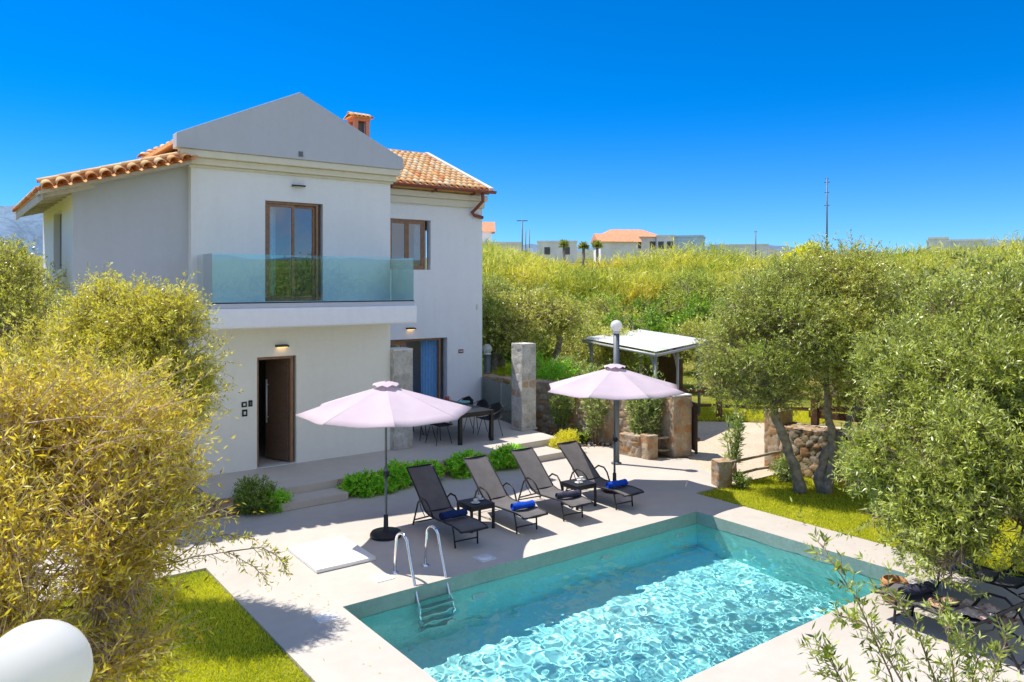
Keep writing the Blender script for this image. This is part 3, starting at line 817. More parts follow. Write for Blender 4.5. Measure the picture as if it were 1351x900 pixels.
# terrace platform with rubble front and two flights of two steps
mb = MB()
mb.prism([(3.98,14.05),(10.75,14.25),(10.75,14.62),(12.45,14.66),(12.62,16.4),(13.2,19.0),(13.2,19.2),(3.98,16.2)], 0.002, TZ)
tag(mb.build('terrace', MT['deck'], None, 0.008), kind='structure')
tag(stone_wall('terrace_wall', [(3.9,14.02),(5.0,14.06)], 0.30, 0.1, MT['stone_dry'], 60, 0.13, 0.0, 0.0), kind='structure')
tag(stone_wall('terrace_wall', [(6.35,14.10),(10.72,14.22)], 0.30, 0.1, MT['stone_dry'], 64, 0.13, 0.0, 0.0), kind='structure')
tag(stone_wall('terrace_wall', [(3.92,16.0),(3.92,14.05)], 0.30, 0.08, MT['stone_dry'], 68, 0.13, 0.0, 0.0), kind='structure')
mb = MB(); mb.bb(5.02, 6.33, 13.62, 14.10, 0.003, 0.15); tag(mb.build('terrace_step', MT['deck'], None, 0.008), kind='structure')
mb = MB(); mb.bb(10.82, 12.02, 13.86, 14.63, 0.003, 0.15); tag(mb.build('terrace_step', MT['deck'], None, 0.008), kind='structure')

r = empty('stone_pillar', (12.46,16.08,TZ), 0, 'tall free standing square stone pillar at the right end of the terrace', 'pillar')
o = stone_pillar('shaft', -0.23, 0.23, -0.23, 0.23, 0.04, 2.26, MT['stone_pale'], 5, 0.26, r)
MB().bb(-0.26,0.26,-0.26,0.26,0.002,0.055).build('plinth', MT['deck'], r, 0.01)
r = empty('stone_pillar', (8.69,15.98,TZ), 0, 'stone clad pillar against the white facade beside the dining table', 'pillar')
stone_pillar('shaft', -0.245, 0.245, -0.23, 0.23, 0.002, 2.30, MT['stone_pale'], 15, 0.24, r)
MB().bb(-0.25,0.25,-0.24,0.24,2.285,2.325).build('cap', MT['white_mortar'], r, 0.01)

# ------------------------------------------------------------------ villa
villa = empty('villa', (7.5, 19.0, TZ), 0, 'two storey white villa with grey gable, glass balcony and terracotta tiled roof', 'villa')
VO = Vector((7.5, 19.0, TZ))
class VB(MB):
    """shapes given in world coordinates, stored relative to the villa"""
    def build(s, name, m, parent=villa, bevel=0.0, seg=2):
        s.v = [tuple(Vector(p)-VO) for p in s.v]
        return MB.build(s, name, m, parent, bevel, seg)

def wall_panel(mb, axis_, c, a0, a1, z0, z1, holes, depth, flip=1):
    """wall at y=c (axis 'x') or x=c (axis 'y') with rectangular openings and reveals of the given depth (signed, inward)"""
    us = sorted(set([a0, a1] + [h[0] for h in holes] + [h[1] for h in holes])); zs = sorted(set([z0, z1] + [h[2] for h in holes] + [h[3] for h in holes]))
    def pt(u, z, off=0.0): return (u, c+off, z) if axis_ == 'x' else (c+off, u, z)
    for off in (0.0, depth):
        for i in range(len(us)-1):
            for j in range(len(zs)-1):
                uc, zc = (us[i]+us[i+1])/2, (zs[j]+zs[j+1])/2
                if any(h[0] < uc < h[1] and h[2] < zc < h[3] for h in holes): continue
                mb.add([pt(us[i],zs[j],off), pt(us[i+1],zs[j],off), pt(us[i+1],zs[j+1],off), pt(us[i],zs[j+1],off)], [(0,1,2,3)])
    for (u0, u1, h0, h1) in holes:
        q = [(u0,h0),(u1,h0),(u1,h1),(u0,h1)]
        for k in range(4):
            a, b = q[k], q[(k+1) % 4]
            mb.add([pt(a[0],a[1]), pt(b[0],b[1]), pt(b[0],b[1],depth), pt(a[0],a[1],depth)], [(0,1,2,3)])

DOOR = (5.35, 6.19, TZ+0.02, 2.60); WUP = (5.52, 6.79, 3.755, 5.86); WW = (10.02, 11.36, 4.53, 5.94); SL = (9.35, 11.92, TZ+0.02, 2.58)
b = VB(); wall_panel(b, 'x', 15.9, 4.05, 8.43, 3.40, 6.75, [WUP], 0.22); b.build('front_wall', MT['stucco'])
b = VB(); wall_panel(b, 'x', 15.9, 4.05, 8.43, TZ, 3.40, [DOOR], 0.22); b.build('entrance_wall', MT['stucco_bounce'])
b = VB(); wall_panel(b, 'x', 19.0, 8.43, 13.15, TZ, 6.9, [SL, WW], 0.22); b.build('wing_wall', MT['stucco'])
b = VB(); wall_panel(b, 'y', 8.43, 15.9, 19.0, TZ, 7.0, [], -0.2); b.build('side_wall', MT['stucco'])
b = VB(); wall_panel(b, 'y', 13.15, 19.0, 25.6, TZ, 6.899, [(21.3, 22.3, 1.0, 2.45), (20.6, 22.3, 4.5, 5.9)], -0.2)
b.build('wing_side_wall', MT['stucco'])
b = VB(); b.slab([(13.15,19.0,6.9),(13.15,25.6,6.9),(13.15,22.3,8.3)], (-0.2,0,0)); b.build('gable_end', MT['stucco'])
b = VB(); wall_panel(b, 'x', 25.6, 3.6, 13.15, TZ, 6.9, [(9.5, 11.5, 1.0, 2.5)], -0.2); b.build('rear_wall', MT['stucco'])
b = VB(); b.add([(4.05,16.12,TZ),(4.05,15.9,TZ),(4.05,15.9,6.9),(4.05,16.12,6.9)], [(0,1,2,3)]); b.build('corner_return', MT['stucco'])
# lower lean-to on the left, under the sloping roof
b = VB()
b.add([(2.04,16.1,-0.05),(4.05,16.1,-0.05),(4.05,16.1,6.50),(2.04,16.1,5.87)], [(0,1,2,3)])
b.build('lean_to_wall', MT['stucco_grey'])
b = VB(); wall_panel(b, 'y', 2.04, 16.1, 20.9, -0.05, 5.85, [(17.62, 18.9, 4.42, 5.60)], 0.25)
wall_panel(b, 'x', 20.9, 2.04, 4.2, -0.05, 5.85, [], -0.2)
b.build('lean_to_side_wall', MT['stucco'])
b = VB(); b.bb(2.16, 2.2, 17.62, 18.9, 4.42, 5.60); sw = b.build('shutter', MT['grey_metal'])

# pediment and mouldings
b = VB(); b.slab([(3.72,15.62,6.74),(8.62,15.62,6.74),(8.62,15.62,6.99),(6.16,15.62,8.15),(3.72,15.62,7.02)], (0,0.3,0))
b.build('pediment', MT['stucco_grey'], villa, 0.01)
b = VB(); b.bb(3.80,8.56,15.66,15.9,6.60,6.739); b.bb(3.90,8.52,15.76,15.898,6.47,6.599); b.bb(4.0,8.48,15.84,15.897,6.42,6.469)
b.build('cornice', MT['cream'], villa, 0.015)
b = VB(); b.bb(8.44,13.22,18.80,18.999,6.58,6.74); b.bb(8.44,13.18,18.90,18.998,6.38,6.579); b.bb(13.152,13.22,19.0,25.6,6.58,6.74)
b.build('cornice', MT['cream'], villa, 0.015)
b = VB(); b.bb(6.13,6.22,15.60,15.63,6.80,6.90); b.build('wall_vent', MT['grey_metal'])

# floors and inner walls
b = VB()
b.bb(4.1,8.2,16.13,25.4,0.2,TZ+0.008); b.bb(8.201,13.0,19.23,25.4,0.2,TZ+0.008)
b.build('interior_floor', MT['deck'])
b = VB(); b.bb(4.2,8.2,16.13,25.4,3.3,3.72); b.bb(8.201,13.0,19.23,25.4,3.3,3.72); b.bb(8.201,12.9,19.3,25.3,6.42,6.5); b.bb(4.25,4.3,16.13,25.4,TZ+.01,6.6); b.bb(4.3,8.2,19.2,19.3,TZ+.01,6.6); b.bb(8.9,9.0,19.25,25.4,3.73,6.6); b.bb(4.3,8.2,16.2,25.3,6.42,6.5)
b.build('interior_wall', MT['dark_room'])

# balcony slab and glass balustrade
b = VB(); b.bb(4.10,8.52,14.80,15.899,3.26,3.655)
b.build('balcony', MT['stucco'], villa, 0.05, 3)
b = VB(); b.bb(4.13,8.46,14.83,15.898,3.656,3.742)
cb = b.build('balcony_curb', MT['stucco_grey'], villa, 0.006)
bal = VB(); bal.bb(4.16,8.45,14.86,14.872,3.742,4.69)
bg_ = bal.build('glass_balustrade', MT['balcony_glass'])
for x in (4.165, 8.445):
    b = VB(); b.add([(x,14.8725,3.742),(x,15.895,3.742),(x,15.895,4.69),(x,14.8725,4.69)], [(0,1,2,3)]); q = b.build('end_pane', MT['balcony_glass'], bg_)
b = VB(); b.bb(4.15,8.46,14.852,14.88,3.7425,3.765); b.build('clamp_rail', MT['black_metal'], bg_)

# windows and doors
def frame_rect(mb, axis_, c, u0, u1, z0, z1, w=0.06, d=0.07):
    def bx(a0, a1, h0, h1):
        if axis_ == 'x': mb.bb(a0, a1, c-d/2, c+d/2, h0, h1)
        else: mb.bb(c-d/2, c+d/2, a0, a1, h0, h1)
    bx(u0, u1, z1-w, z1); bx(u0, u1, z0, z0+w); bx(u0, u0+w, z0+w+.0005, z1-w-.0005); bx(u1-w, u1, z0+w+.0005, z1-w-.0005)
def pane(axis_, c, u0, u1, z0, z1, parent, name='pane', m='pane'):
    b = VB()
    if axis_ == 'x': b.add([(u0,c,z0),(u1,c,z0),(u1,c,z1),(u0,c,z1)], [(0,1,2,3)])
    else: b.add([(c,u0,z0),(c,u1,z0),(c,u1,z1),(c,u0,z1)], [(0,1,2,3)])
    return b.build(name, MT[m], parent)
# balcony door: two sliding leaves, frame at the left of the opening, bare reveal at the right
b = VB(); frame_rect(b, 'x', 15.99, 5.525, 6.70, 3.76, 5.855, 0.05, 0.10); bw = b.build('balcony_door', MT['timber'])
b = VB(); frame_rect(b, 'x', 15.975, 5.58, 6.17, 3.812, 5.80, 0.055, 0.04); l1 = b.build('sash', MT['timber'], bw); pane('x', 15.975, 5.63, 6.12, 3.865, 5.75, bw)
b = VB(); frame_rect(b, 'x', 16.02, 6.09, 6.645, 3.812, 5.80, 0.055, 0.04); l1 = b.build('sash', MT['timber'], bw); pane('x', 16.02, 6.14, 6.595, 3.865, 5.75, bw)
b = VB(); frame_rect(b, 'x', 19.09, 10.025, 11.20, 4.535, 5.935, 0.055, 0.09); ww = b.build('wing_window', MT['timber'])
b = VB(); frame_rect(b, 'x', 19.075, 10.085, 10.62, 4.592, 5.878, 0.06, 0.04); b.build('sash', MT['timber'], ww); pane('x', 19.075, 10.14, 10.56, 4.65, 5.82, ww)
b = VB(); frame_rect(b, 'x', 19.075, 10.63, 11.14, 4.592, 5.878, 0.06, 0.04); b.build('sash', MT['timber'], ww); pane('x', 19.075, 10.69, 11.08, 4.65, 5.82, ww)
b = VB(); frame_rect(b, 'x', 19.10, 9.36, 11.72, TZ+.025, 2.575, 0.055, 0.10); sd = b.build('sliding_door', MT['timber'])
b = VB(); frame_rect(b, 'x', 19.085, 9.42, 10.52, TZ+.08, 2.515, 0.09, 0.04); b.build('sash', MT['timber'], sd); pane('x', 19.085, 9.51, 10.43, TZ+.17, 2.425, sd)
b = VB(); frame_rect(b, 'x', 19.13, 9.52, 10.62, TZ+.085, 2.512, 0.08, 0.03); b.build('sash', MT['timber'], sd); pane('x', 19.13, 9.6, 10.54, TZ+.17, 2.425, sd)
b = VB(); frame_rect(b, 'y', 13.05, 21.3, 22.3, 1.0, 2.45, 0.07, 0.08); rw = b.build('rear_window', MT['timber'])
b = VB(); b.bb(13.02,13.08,21.77,21.83,1.075,2.375); b.build('mullion', MT['timber'], rw)
# front door, ajar (opens inward, hinged on the right)
b = VB(); bx = b
b.bb(5.36,5.40,15.95,16.07,TZ+.02,2.595); b.bb(6.08,6.14,15.95,16.07,TZ+.02,2.595); b.bb(5.4005,6.0795,15.95,16.07,2.54,2.595)
fd = b.build('front_door', MT['timber'])
b = VB(); b.bb(5.34,6.2,15.88,16.12,TZ+.003,TZ+.021); b.build('threshold', MT['ceramic'], fd)
leaf = bpy.data.objects.new('door_leaf', None)
mbL = MB(); mbL.box((-0.36,0,1.1),(0.72,0.05,2.2)); mbL.box((-0.36,-0.03,0.10),(0.72,0.012,0.17))
for z in (0.20, 2.14): pass
dl = mbL.build('door_leaf', MT['door'], fd, 0.004); dl.location = Vector((6.075,16.04,TZ+.03))-VO; dl.rotation_euler = (0,0,rad(-70))
mbL = MB(); mbL.tube([(-0.62,-0.075,0.78),(-0.62,-0.075,1.72)],0.019,10); mbL.tube([(-0.62,-0.02,0.9),(-0.62,-0.075,0.9)],0.011,8); mbL.tube([(-0.62,-0.02,1.6),(-0.62,-0.075,1.6)],0.011,8)
mbL.build('handle', simple('satin_steel', (0.72, 0.72, 0.70), 0.45, 0.3), dl)
# wall fittings
def wall_lamp(x, y, z, lit):
    b = VB()
    b.add([(x-.13,y,z+.045),(x+.13,y,z+.045),(x+.13,y-.12,z+.03),(x-.13,y-.12,z+.03),(x-.13,y,z),(x+.13,y,z),(x+.13,y-.12,z),(x-.13,y-.12,z)], [(0,1,2,3),(4,7,6,5),(0,4,5,1),(1,5,6,2),(2,6,7,3),(3,7,4,0)])
    o = b.build('wall_lamp', MT['black_metal'])
    b = VB(); b.bb(x-.10,x+.10,y-.10,y-.015,z-.008,z-.001); b.build('lens', MT['lamp_glow'] if lit else MT['ceramic'], o)
wall_lamp(6.22,15.899,6.19,False); wall_lamp(5.86,15.899,2.80,True); wall_lamp(10.69,18.999,2.86,True)
for (x, z, w_, h_) in ((5.03,1.60,.11,.11),(5.17,1.60,.085,.13),(5.04,1.41,.11,.14)):
    b = VB(); b.bb(x,x+w_,15.885,15.899,z,z+h_); o = b.build('switch_plate', MT['black_metal'], villa, 0.006)
    b = VB(); b.bb(x+w_*.3,x+w_*.7,15.878,15.885,z+h_*.28,z+h_*.72); b.build('button', MT['ceramic'] if w_ > .1 else MT['grey_metal'], o)
b = VB(); b.bb(12.30,12.47,18.985,18.999,2.10,2.21); hp = b.build('house_plaque', simple('plaque', (0.22,0.07,0.06), .5), villa, 0.004)
b = VB(); b.bb(12.325,12.37,18.98,18.985,2.135,2.175); b.bb(12.39,12.44,18.98,18.985,2.135,2.175); b.build('lettering', MT['ceramic'], hp)
b = VB(); b.bb(12.92,12.99,18.96,18.999,3.37,3.52); b.build('sensor', MT['ceramic'], villa, 0.01)

# roofs -------------------------------------------------------------
def barrel(mb, p, d, up, side, L, r0, r1, tint, seg=7, lift=0.0):
    """one half-round tile from p along d, opening down"""
    p = Vector(p); vs = []; fs = []
    for (o, r) in ((0, r0), (L, r1)):
        for k in range(seg+1):
            t = PI*k/seg
            vs.append(p + d*o + side*(math.cos(t)*r) + up*(math.sin(t)*r*0.85))
    for (o, r) in ((0, r0-0.014),):
        for k in range(seg+1):
            t = PI*k/seg
            vs.append(p + d*o + side*(math.cos(t)*r) + up*(math.sin(t)*r*0.85))
    for k in range(seg): fs.append((k, k+1, seg+1+k+1, seg+1+k))
    for k in range(seg): fs.append((k+1, k, 2*(seg+1)+k, 2*(seg+1)+k+1))
    mb.add(vs, fs, tint, True)
def tile_plane(mb, e0, along, upd, width, length, sp, rowl, keep, rng, r=0.088):
    """barrel tiles over a roof slope; e0 eave corner, along the eave, upd up the slope (units)"""
    e0 = Vector(e0); n = along.cross(upd).normalized()
    if n.z < 0: n = -n
    nc = int(width/sp); nr = int(length/rowl)
    for i in range(nc):
        for j in range(nr+1):
            p = e0 + along*((i+0.5)*sp) + upd*(j*rowl-0.0)
            if not keep(p): continue
            L = rowl*1.18 if j < nr else rowl*0.9
            jit = along*rng.uniform(-.006,.006)
            t = min(1, max(0, rng.gauss(0.62, 0.2)))
            barrel(mb, p + n*(0.035+0.006*rng.random()) + jit, upd, n, along, L, r*rng.uniform(.97,1.03), r*0.86, t)
            q = p + along*sp*0.5
            vs = []
            for o, z in ((0, 0.004), (L, -0.012)):
                for k in range(4):
                    t2 = PI*k/3
                    vs.append(q + upd*o + along*(-math.cos(t2)*r*0.8) - n*(math.sin(t2)*0.03-0.03) + n*z)
            mb.add(vs, [(k, k+1, 5+k, 4+k) for k in range(3)], min(1, max(0, rng.gauss(0.35, 0.18))), True)
rg = random.Random(8)
sl_ = math.atan2(8.38-6.85, 22.3-18.62)
upd = Vector((0, math.cos(sl_), math.sin(sl_))); slen = (22.3-18.62)/math.cos(sl_)
mb = VB()
def keep_main(p):
    if p.x < 3.72+(p.y-18.7)*0.72: return False
    if 3.9 < p.x < 8.6 and p.y < 22.2:                        # under the gable block's own roof
        if 8.1-abs(p.x-6.27)*0.47 > p.z+0.05 and p.x < 8.3: return p.x < 4.9
    return True
tile_plane(mb, (3.5,18.62,6.86), Vector((1,0,0)), upd, 9.70, slen, 0.205, 0.335, keep_main, rg)
main = mb.build('main_roof', MT['tile'])
b = VB(); b.slab([(3.72,18.66,6.84),(13.17,18.66,6.84),(13.17,22.3,8.37),(6.3,22.3,8.37)], (0,0,-0.08)); b.slab([(6.3,22.3,8.372),(13.17,22.3,8.372),(13.17,26.0,6.84),(3.72,26.0,6.84)], (0,0,-0.08)); b.slab([(3.70,18.66,6.838),(6.3,22.31,8.37),(3.72,26.0,6.84)], (0,0,-0.08))
b.build('roof_deck', MT['tile'], main)
mb = VB()
for i in range(22):
    barrel(mb, (13.22-i*0.335,22.3,8.40), Vector((-1,0,0.02)).normalized(), Vector((0,0,1)), Vector((0,1,0)), 0.37, 0.115, 0.10, min(1,max(0,rg.gauss(.3,.15))))
hd = Vector((6.3-3.72,22.3-18.66,8.40-6.88)); hl = hd.length; hd.normalize(); hs_ = hd.cross(Vector((0,0,1))).normalized(); hu = hs_.cross(hd)
for i in range(int(hl/0.33)):
    barrel(mb, Vector((3.72,18.66,6.92))+hd*(i*0.33), hd, hu, hs_, 0.37, 0.12, 0.10, min(1,max(0,rg.gauss(.45,.15))))
mb.build('ridge_tiles', MT['tile'], main)
b = VB(); b.slab([(13.15,18.60,6.87),(13.29,18.60,6.87),(13.29,22.34,8.44),(13.15,22.34,8.44)], (0,0,0.10)); b.slab([(13.15,22.345,8.44),(13.29,22.345,8.44),(13.29,26.0,6.9),(13.15,26.0,6.9)], (0,0,0.10))
b.build('verge', MT['white_mortar'], main, 0.01)
# gable block roof behind the pediment
b = VB(); b.slab([(6.16,15.9,8.06),(8.60,15.9,6.94),(8.60,19.2,6.94),(8.60,22.3,6.94),(6.16,22.3,8.06)], (0,0,-0.08)); b.slab([(6.16,15.9,8.06),(6.16,22.3,8.06),(3.74,22.3,6.94),(3.74,15.9,6.94)], (0,0,-0.08))
b.build('gable_roof', MT['tile'])
# lean-to roof: slope falls to the left, row of short tiles along the front verge, rafters under the left eave
e0, e1 = Vector((1.46,15.42,5.72)), Vector((3.98,15.42,6.50))
b = VB(); b.slab([(1.50,15.62,5.73),(4.0,15.62,6.50),(4.0,20.95,6.50),(1.50,20.95,5.73)], (0,0,0.05)); lr = b.build('lean_to_roof', MT['tile'])
mb = VB(); dv = (e1-e0); ln = dv.length; dv.normalize(); out = Vector((0,-0.96,-0.28)).normalized(); nn = out.cross(dv); nn = nn if nn.z > 0 else -nn
k = 11
for i in range(k):
    p = e0 + dv*((i+0.5)*ln/k) + Vector((0,0.0,0.04))
    barrel(mb, p - Vector((0,0,0.0)), -out, nn, dv, 0.36, 0.098, 0.085, min(1,max(0,rg.gauss(.55,.2))))
    q = e0 + dv*((i+1.0)*ln/k) + Vector((0,0.02,0.03))
    mb.add([q-dv*0.11-nn*0.0, q-nn*0.045, q+dv*0.11, q+dv*0.11-out*0.34, q-nn*0.045-out*0.34, q-dv*0.11-out*0.34], [(0,1,4,5),(1,2,3,4)], 0.3, True)
for i in range(8):
    barrel(mb, e0 + Vector((0,0.34,0.17)) + dv*(i*ln/7.6), dv, Vector((-dv.z,0,dv.x)), Vector((0,1,0)), 0.40, 0.085, 0.075, min(1,max(0,rg.gauss(.6,.15))))
mb.slab([(1.5,15.70,5.73),(3.97,15.70,6.49),(3.97,15.70,6.68),(1.5,15.70,5.92)], (0,0.06,0), .25)
for i in range(25):                                       # tile ends of the left eave
    barrel(mb, (1.44,15.75+i*0.205,5.745), Vector((1,0,0.308)).normalized(), Vector((-.3,0,.95)), Vector((0,1,0)), 0.5, 0.085, 0.075, min(1,max(0,rg.gauss(.35,.2))))
mb.build('verge_tiles', MT['tile'], lr)
b = VB()
for i in range(9):
    y = 15.70+i*0.62; b.slab([(1.52,y,5.62),(2.35,y,5.86),(2.35,y,5.99),(1.52,y,5.75)], (0,0.11,0))
b.bb(1.50,1.525,15.62,20.95,5.58,5.74)
b.slab([(1.53,15.60,5.745),(4.0,15.60,6.505),(4.0,20.9,6.505),(1.53,20.9,5.745)], (0,0,-0.012))
b.build('rafters', MT['rafter'], lr)
b = VB(); b.slab([(1.46,15.56,5.67),(3.97,15.56,6.44),(3.97,15.56,6.50),(1.46,15.56,5.73)], (0,0.5,0)); b.build('soffit', MT['rafter'], lr)
# gutter and downpipe
b = VB(); g = []
for x in (8.78, 13.31):
    for q in range(9):
        t = PI + PI*q/8
        g.append((x, 18.55+math.cos(t)*0.075, 6.86+math.sin(t)*0.075))
b.add(g, [(q, q+1, 10+q, 9+q) for q in range(8)], .5, True)
b.add([(x_, y_, z_) for (x_, y_, z_) in g[9:]], [tuple(range(9))])
b.add([(8.78,18.475,6.862),(13.31,18.475,6.862),(13.31,18.49,6.875),(8.78,18.49,6.875)], [(0,1,2,3)])
gt = b.build('gutter', MT['gutter'])
b = VB(); b.tube([(12.86,18.55,6.80),(12.86,18.55,6.55),(12.78,18.72,6.38),(12.72,18.90,6.24),(12.80,18.93,6.17),(13.12,18.93,6.11)], 0.05, 10); b.build('downpipe', MT['gutter'], gt)
for x in (9.9, 11.3, 12.6):
    b = VB(); b.bb(x-.02,x+.02,18.52,18.8,6.72,6.79); b.build('bracket', MT['gutter'], gt)
# chimney with a tiled cap
ch = VB(); cx0, cy0 = 10.92, 22.75
for (x, y) in ((-.2,-.2),(.2,-.2),(.2,.2),(-.2,.2)): ch.box((cx0+x,cy0+y,9.11),(.13,.13,.42))
ch.bb(cx0-.265,cx0+.265,cy0-.265,cy0+.265,8.0,8.90); ch.bb(cx0-.275,cx0+.275,cy0-.275,cy0+.275,9.32,9.42)
chm = ch.build('chimney', MT['brick'], villa, 0.008)
b = VB(); b.bb(cx0-.13,cx0+.13,cy0-.13,cy0+.13,8.901,9.319); b.build('flue', MT['far_dark'], chm)
mb = VB()
for sgn in (-1, 1):
    for i in range(5):
        barrel(mb, (cx0-.29+i*.145,cy0+sgn*.36,9.42), Vector((0,-sgn*.93,.36)).normalized(), Vector((0,sgn*.36,.93)), Vector((1,0,0)), .39, .078, .066, rg.gauss(.6,.2))
for i in range(3): barrel(mb, (cx0-.36+i*.24,cy0,9.55), Vector((1,0,0)), Vector((0,0,1)), Vector((0,1,0)), .27, .085, .075, .6)
mb.bb(cx0-.35,cx0+.35,cy0-.34,cy0+.34,9.421,9.45,.4)
mb.build('chimney_cap', MT['tile'], chm)

# curtains and indoor furniture seen through the openings
def curtain(name, x0, x1, y, z0, z1, folds, m, label):
    n = folds*8; V = []
    for z in (z0, z1):
        for i in range(n+1):
            t = i/n; V.append((x0+(x1-x0)*t, y+0.035*math.sin(t*folds*2*PI)+0.012*math.sin(t*folds*5+z), z))
    F = [(i, i+1, n+2+i, n+1+i) for i in range(n)]
    return tag(np_mesh(name, V, F, np.full(n, .5), MT[m], None, True), label, 'curtain')
curtain('curtain', 11.22, 11.80, 19.30, TZ+.03, 2.5, 6, 'curtain_blue', 'blue curtain hanging in the ground floor sliding door')
curtain('curtain', 5.56, 5.86, 16.25, 3.76, 5.8, 4, 'curtain_pale', 'pale blue curtain behind the left leaf of the balcony door')
curtain('curtain', 11.00, 11.2, 19.33, 4.45, 5.9, 3, 'curtain_pale', 'pale curtain at the right side of the small upper window')
r = empty('wall_shelf', (4.9,19.1,TZ), 0, 'wooden shelf unit with jars inside the open front door', 'shelf')
MB().bb(-.5,1.4,-.25,.0,1.75,2.25).build('cabinet', MT['wicker'], r)
MB().bb(-.5,1.4,-.5,.05,0.01,0.92).build('counter', MT['timber'], r, .01)
r = empty('sofa', (10.6,22.6,TZ+.01), 0, 'dark sofa inside the living room behind the sliding door', 'sofa')
MB().bb(-1,1,-.4,.4,.1,.45).build('seat', MT['char_cloth'], r, .04); MB().bb(-1,1,.25,.45,.46,.85).build('backrest', MT['char_cloth'], r, .04)
# ------------------------------------------------------------------ garden furniture
def make_umbrella(loc, rz, label):
    root = empty('parasol', loc, rz, label, 'parasol', 'lilac parasols by the loungers')
    R, zr, za, ns, nr = 1.42, 2.05, 2.47, 8, 8
    mb = MB()
    rg = random.Random(int(loc[0]*10))
    for s_ in range(ns):
        a0, a1 = PI/8+2*PI*s_/ns, PI/8+2*PI*(s_+1)/ns
        P0 = [Vector((R*math.cos(a0)*t, R*math.sin(a0)*t, za-(za-zr)*(t**1.04))) for t in [i/nr for i in range(nr+1)]]
        P1 = [Vector((R*math.cos(a1)*t, R*math.sin(a1)*t, za-(za-zr)*(t**1.04))) for t in [i/nr for i in range(nr+1)]]
        vs = []; m = 8
        for i in range(nr+1):
            t = i/nr
            for k in range(m+1):
                q = k/m; p = P0[i].lerp(P1[i], q); sag = 4*q*(1-q)
                c = Vector((math.cos((a0+a1)/2), math.sin((a0+a1)/2), 0))
                p = p - Vector((0,0,1))*0.035*sag*t - c*0.045*sag*max(0, t-0.55)/0.45 + Vector((0,0,1))*0.006*math.sin(9*q+s_*2+t*5)*t
                vs.append(p)
        # hem
        for k in range(m+1): vs.append(vs[nr*(m+1)+k] - Vector((0,0,0.016)))
        fs = [(i*(m+1)+k, i*(m+1)+k+1, (i+1)*(m+1)+k+1, (i+1)*(m+1)+k) for i in range(nr+1) for k in range(m)]
        mb.add(vs, fs, rg.uniform(.2,.8), True)
    cn = mb.build('canopy', MT['canvas'], root)
    # wind vent on top
    mb = MB(); vs = [(0,0,za+0.055)]; m = 32
    for k in range(m):
        a = 2*PI*k/m; vs.append((0.11*math.cos(a),0.11*math.sin(a),za+0.048))
    for k in range(m):
        a = 2*PI*k/m; vs.append((0.215*math.cos(a),0.215*math.sin(a),za+0.004+0.016*math.cos(a*8)))
    mb.add(vs, [(0,1+k,1+(k+1) % m) for k in range(m)] + [(1+k,1+m+k,1+m+(k+1) % m,1+(k+1) % m) for k in range(m)], .6, True)
    mb.build('vent', MT['canvas'], root)
    MB().lathe([(0,.105),(.012,.10),(.016,.085),(.012,.07)], (0,0,za-.02), 12).build('finial', MT['canvas'], root)
    for s_ in range(ns):
        a = PI/8+2*PI*s_/ns; c, s = math.cos(a), math.sin(a)
        o = MB().tube([(0.04*c,0.04*s,za-.03),(R*.5*c,R*.5*s,za-(za-zr)*.5**1.04-.015),(R*.99*c,R*.99*s,zr-.012)], .008, 6).build('rib', MT['black_metal'], root)
        MB().tube([(0.045*c,0.045*s,za-.52),(R*.52*c,R*.52*s,za-(za-zr)*.52**1.04-.022)], .007, 6).build('strut', MT['black_metal'], o)
    MB().tube([(0,0,.05),(0,0,1.1)], .022, 12).tube([(0,0,1.1),(0,0,za)], .019, 12).lathe([(.022,1.0),(.034,1.02),(.034,1.1),(.02,1.13)], (0,0,0), 12).lathe([(.02,za-.55),(.045,za-.55),(.045,za-.5),(.02,za-.49)], (0,0,0), 12).build('pole', MT['grey_metal'], root)
    o = MB().lathe([(.02,.98),(.05,.985),(.05,1.06),(.02,1.07)], (0,-.02,0), 10).build('crank_box', MT['black_metal'], root)
    MB().tube([(0,-.04,1.03),(0,-.09,1.03),(0.04,-.1,1.0),(.10,-.1,.97)], .009, 6).build('crank_handle', MT['black_metal'], o)
    MB().lathe([(0,0),(.245,0),(.26,.02),(.258,.055),(.235,.085),(.06,.10),(.04,.12),(.036,.35),(.024,.36)], (0,0,.002), 32).build('base', MT['black_metal'], root)
    return root
make_umbrella((5.90,11.28,0), 0, 'large lilac parasol with a round black base, nearest the pool ladder')
make_umbrella((10.85,11.05,0), rad(4), 'large lilac parasol beside the last lounger, in front of the tall globe lamp')

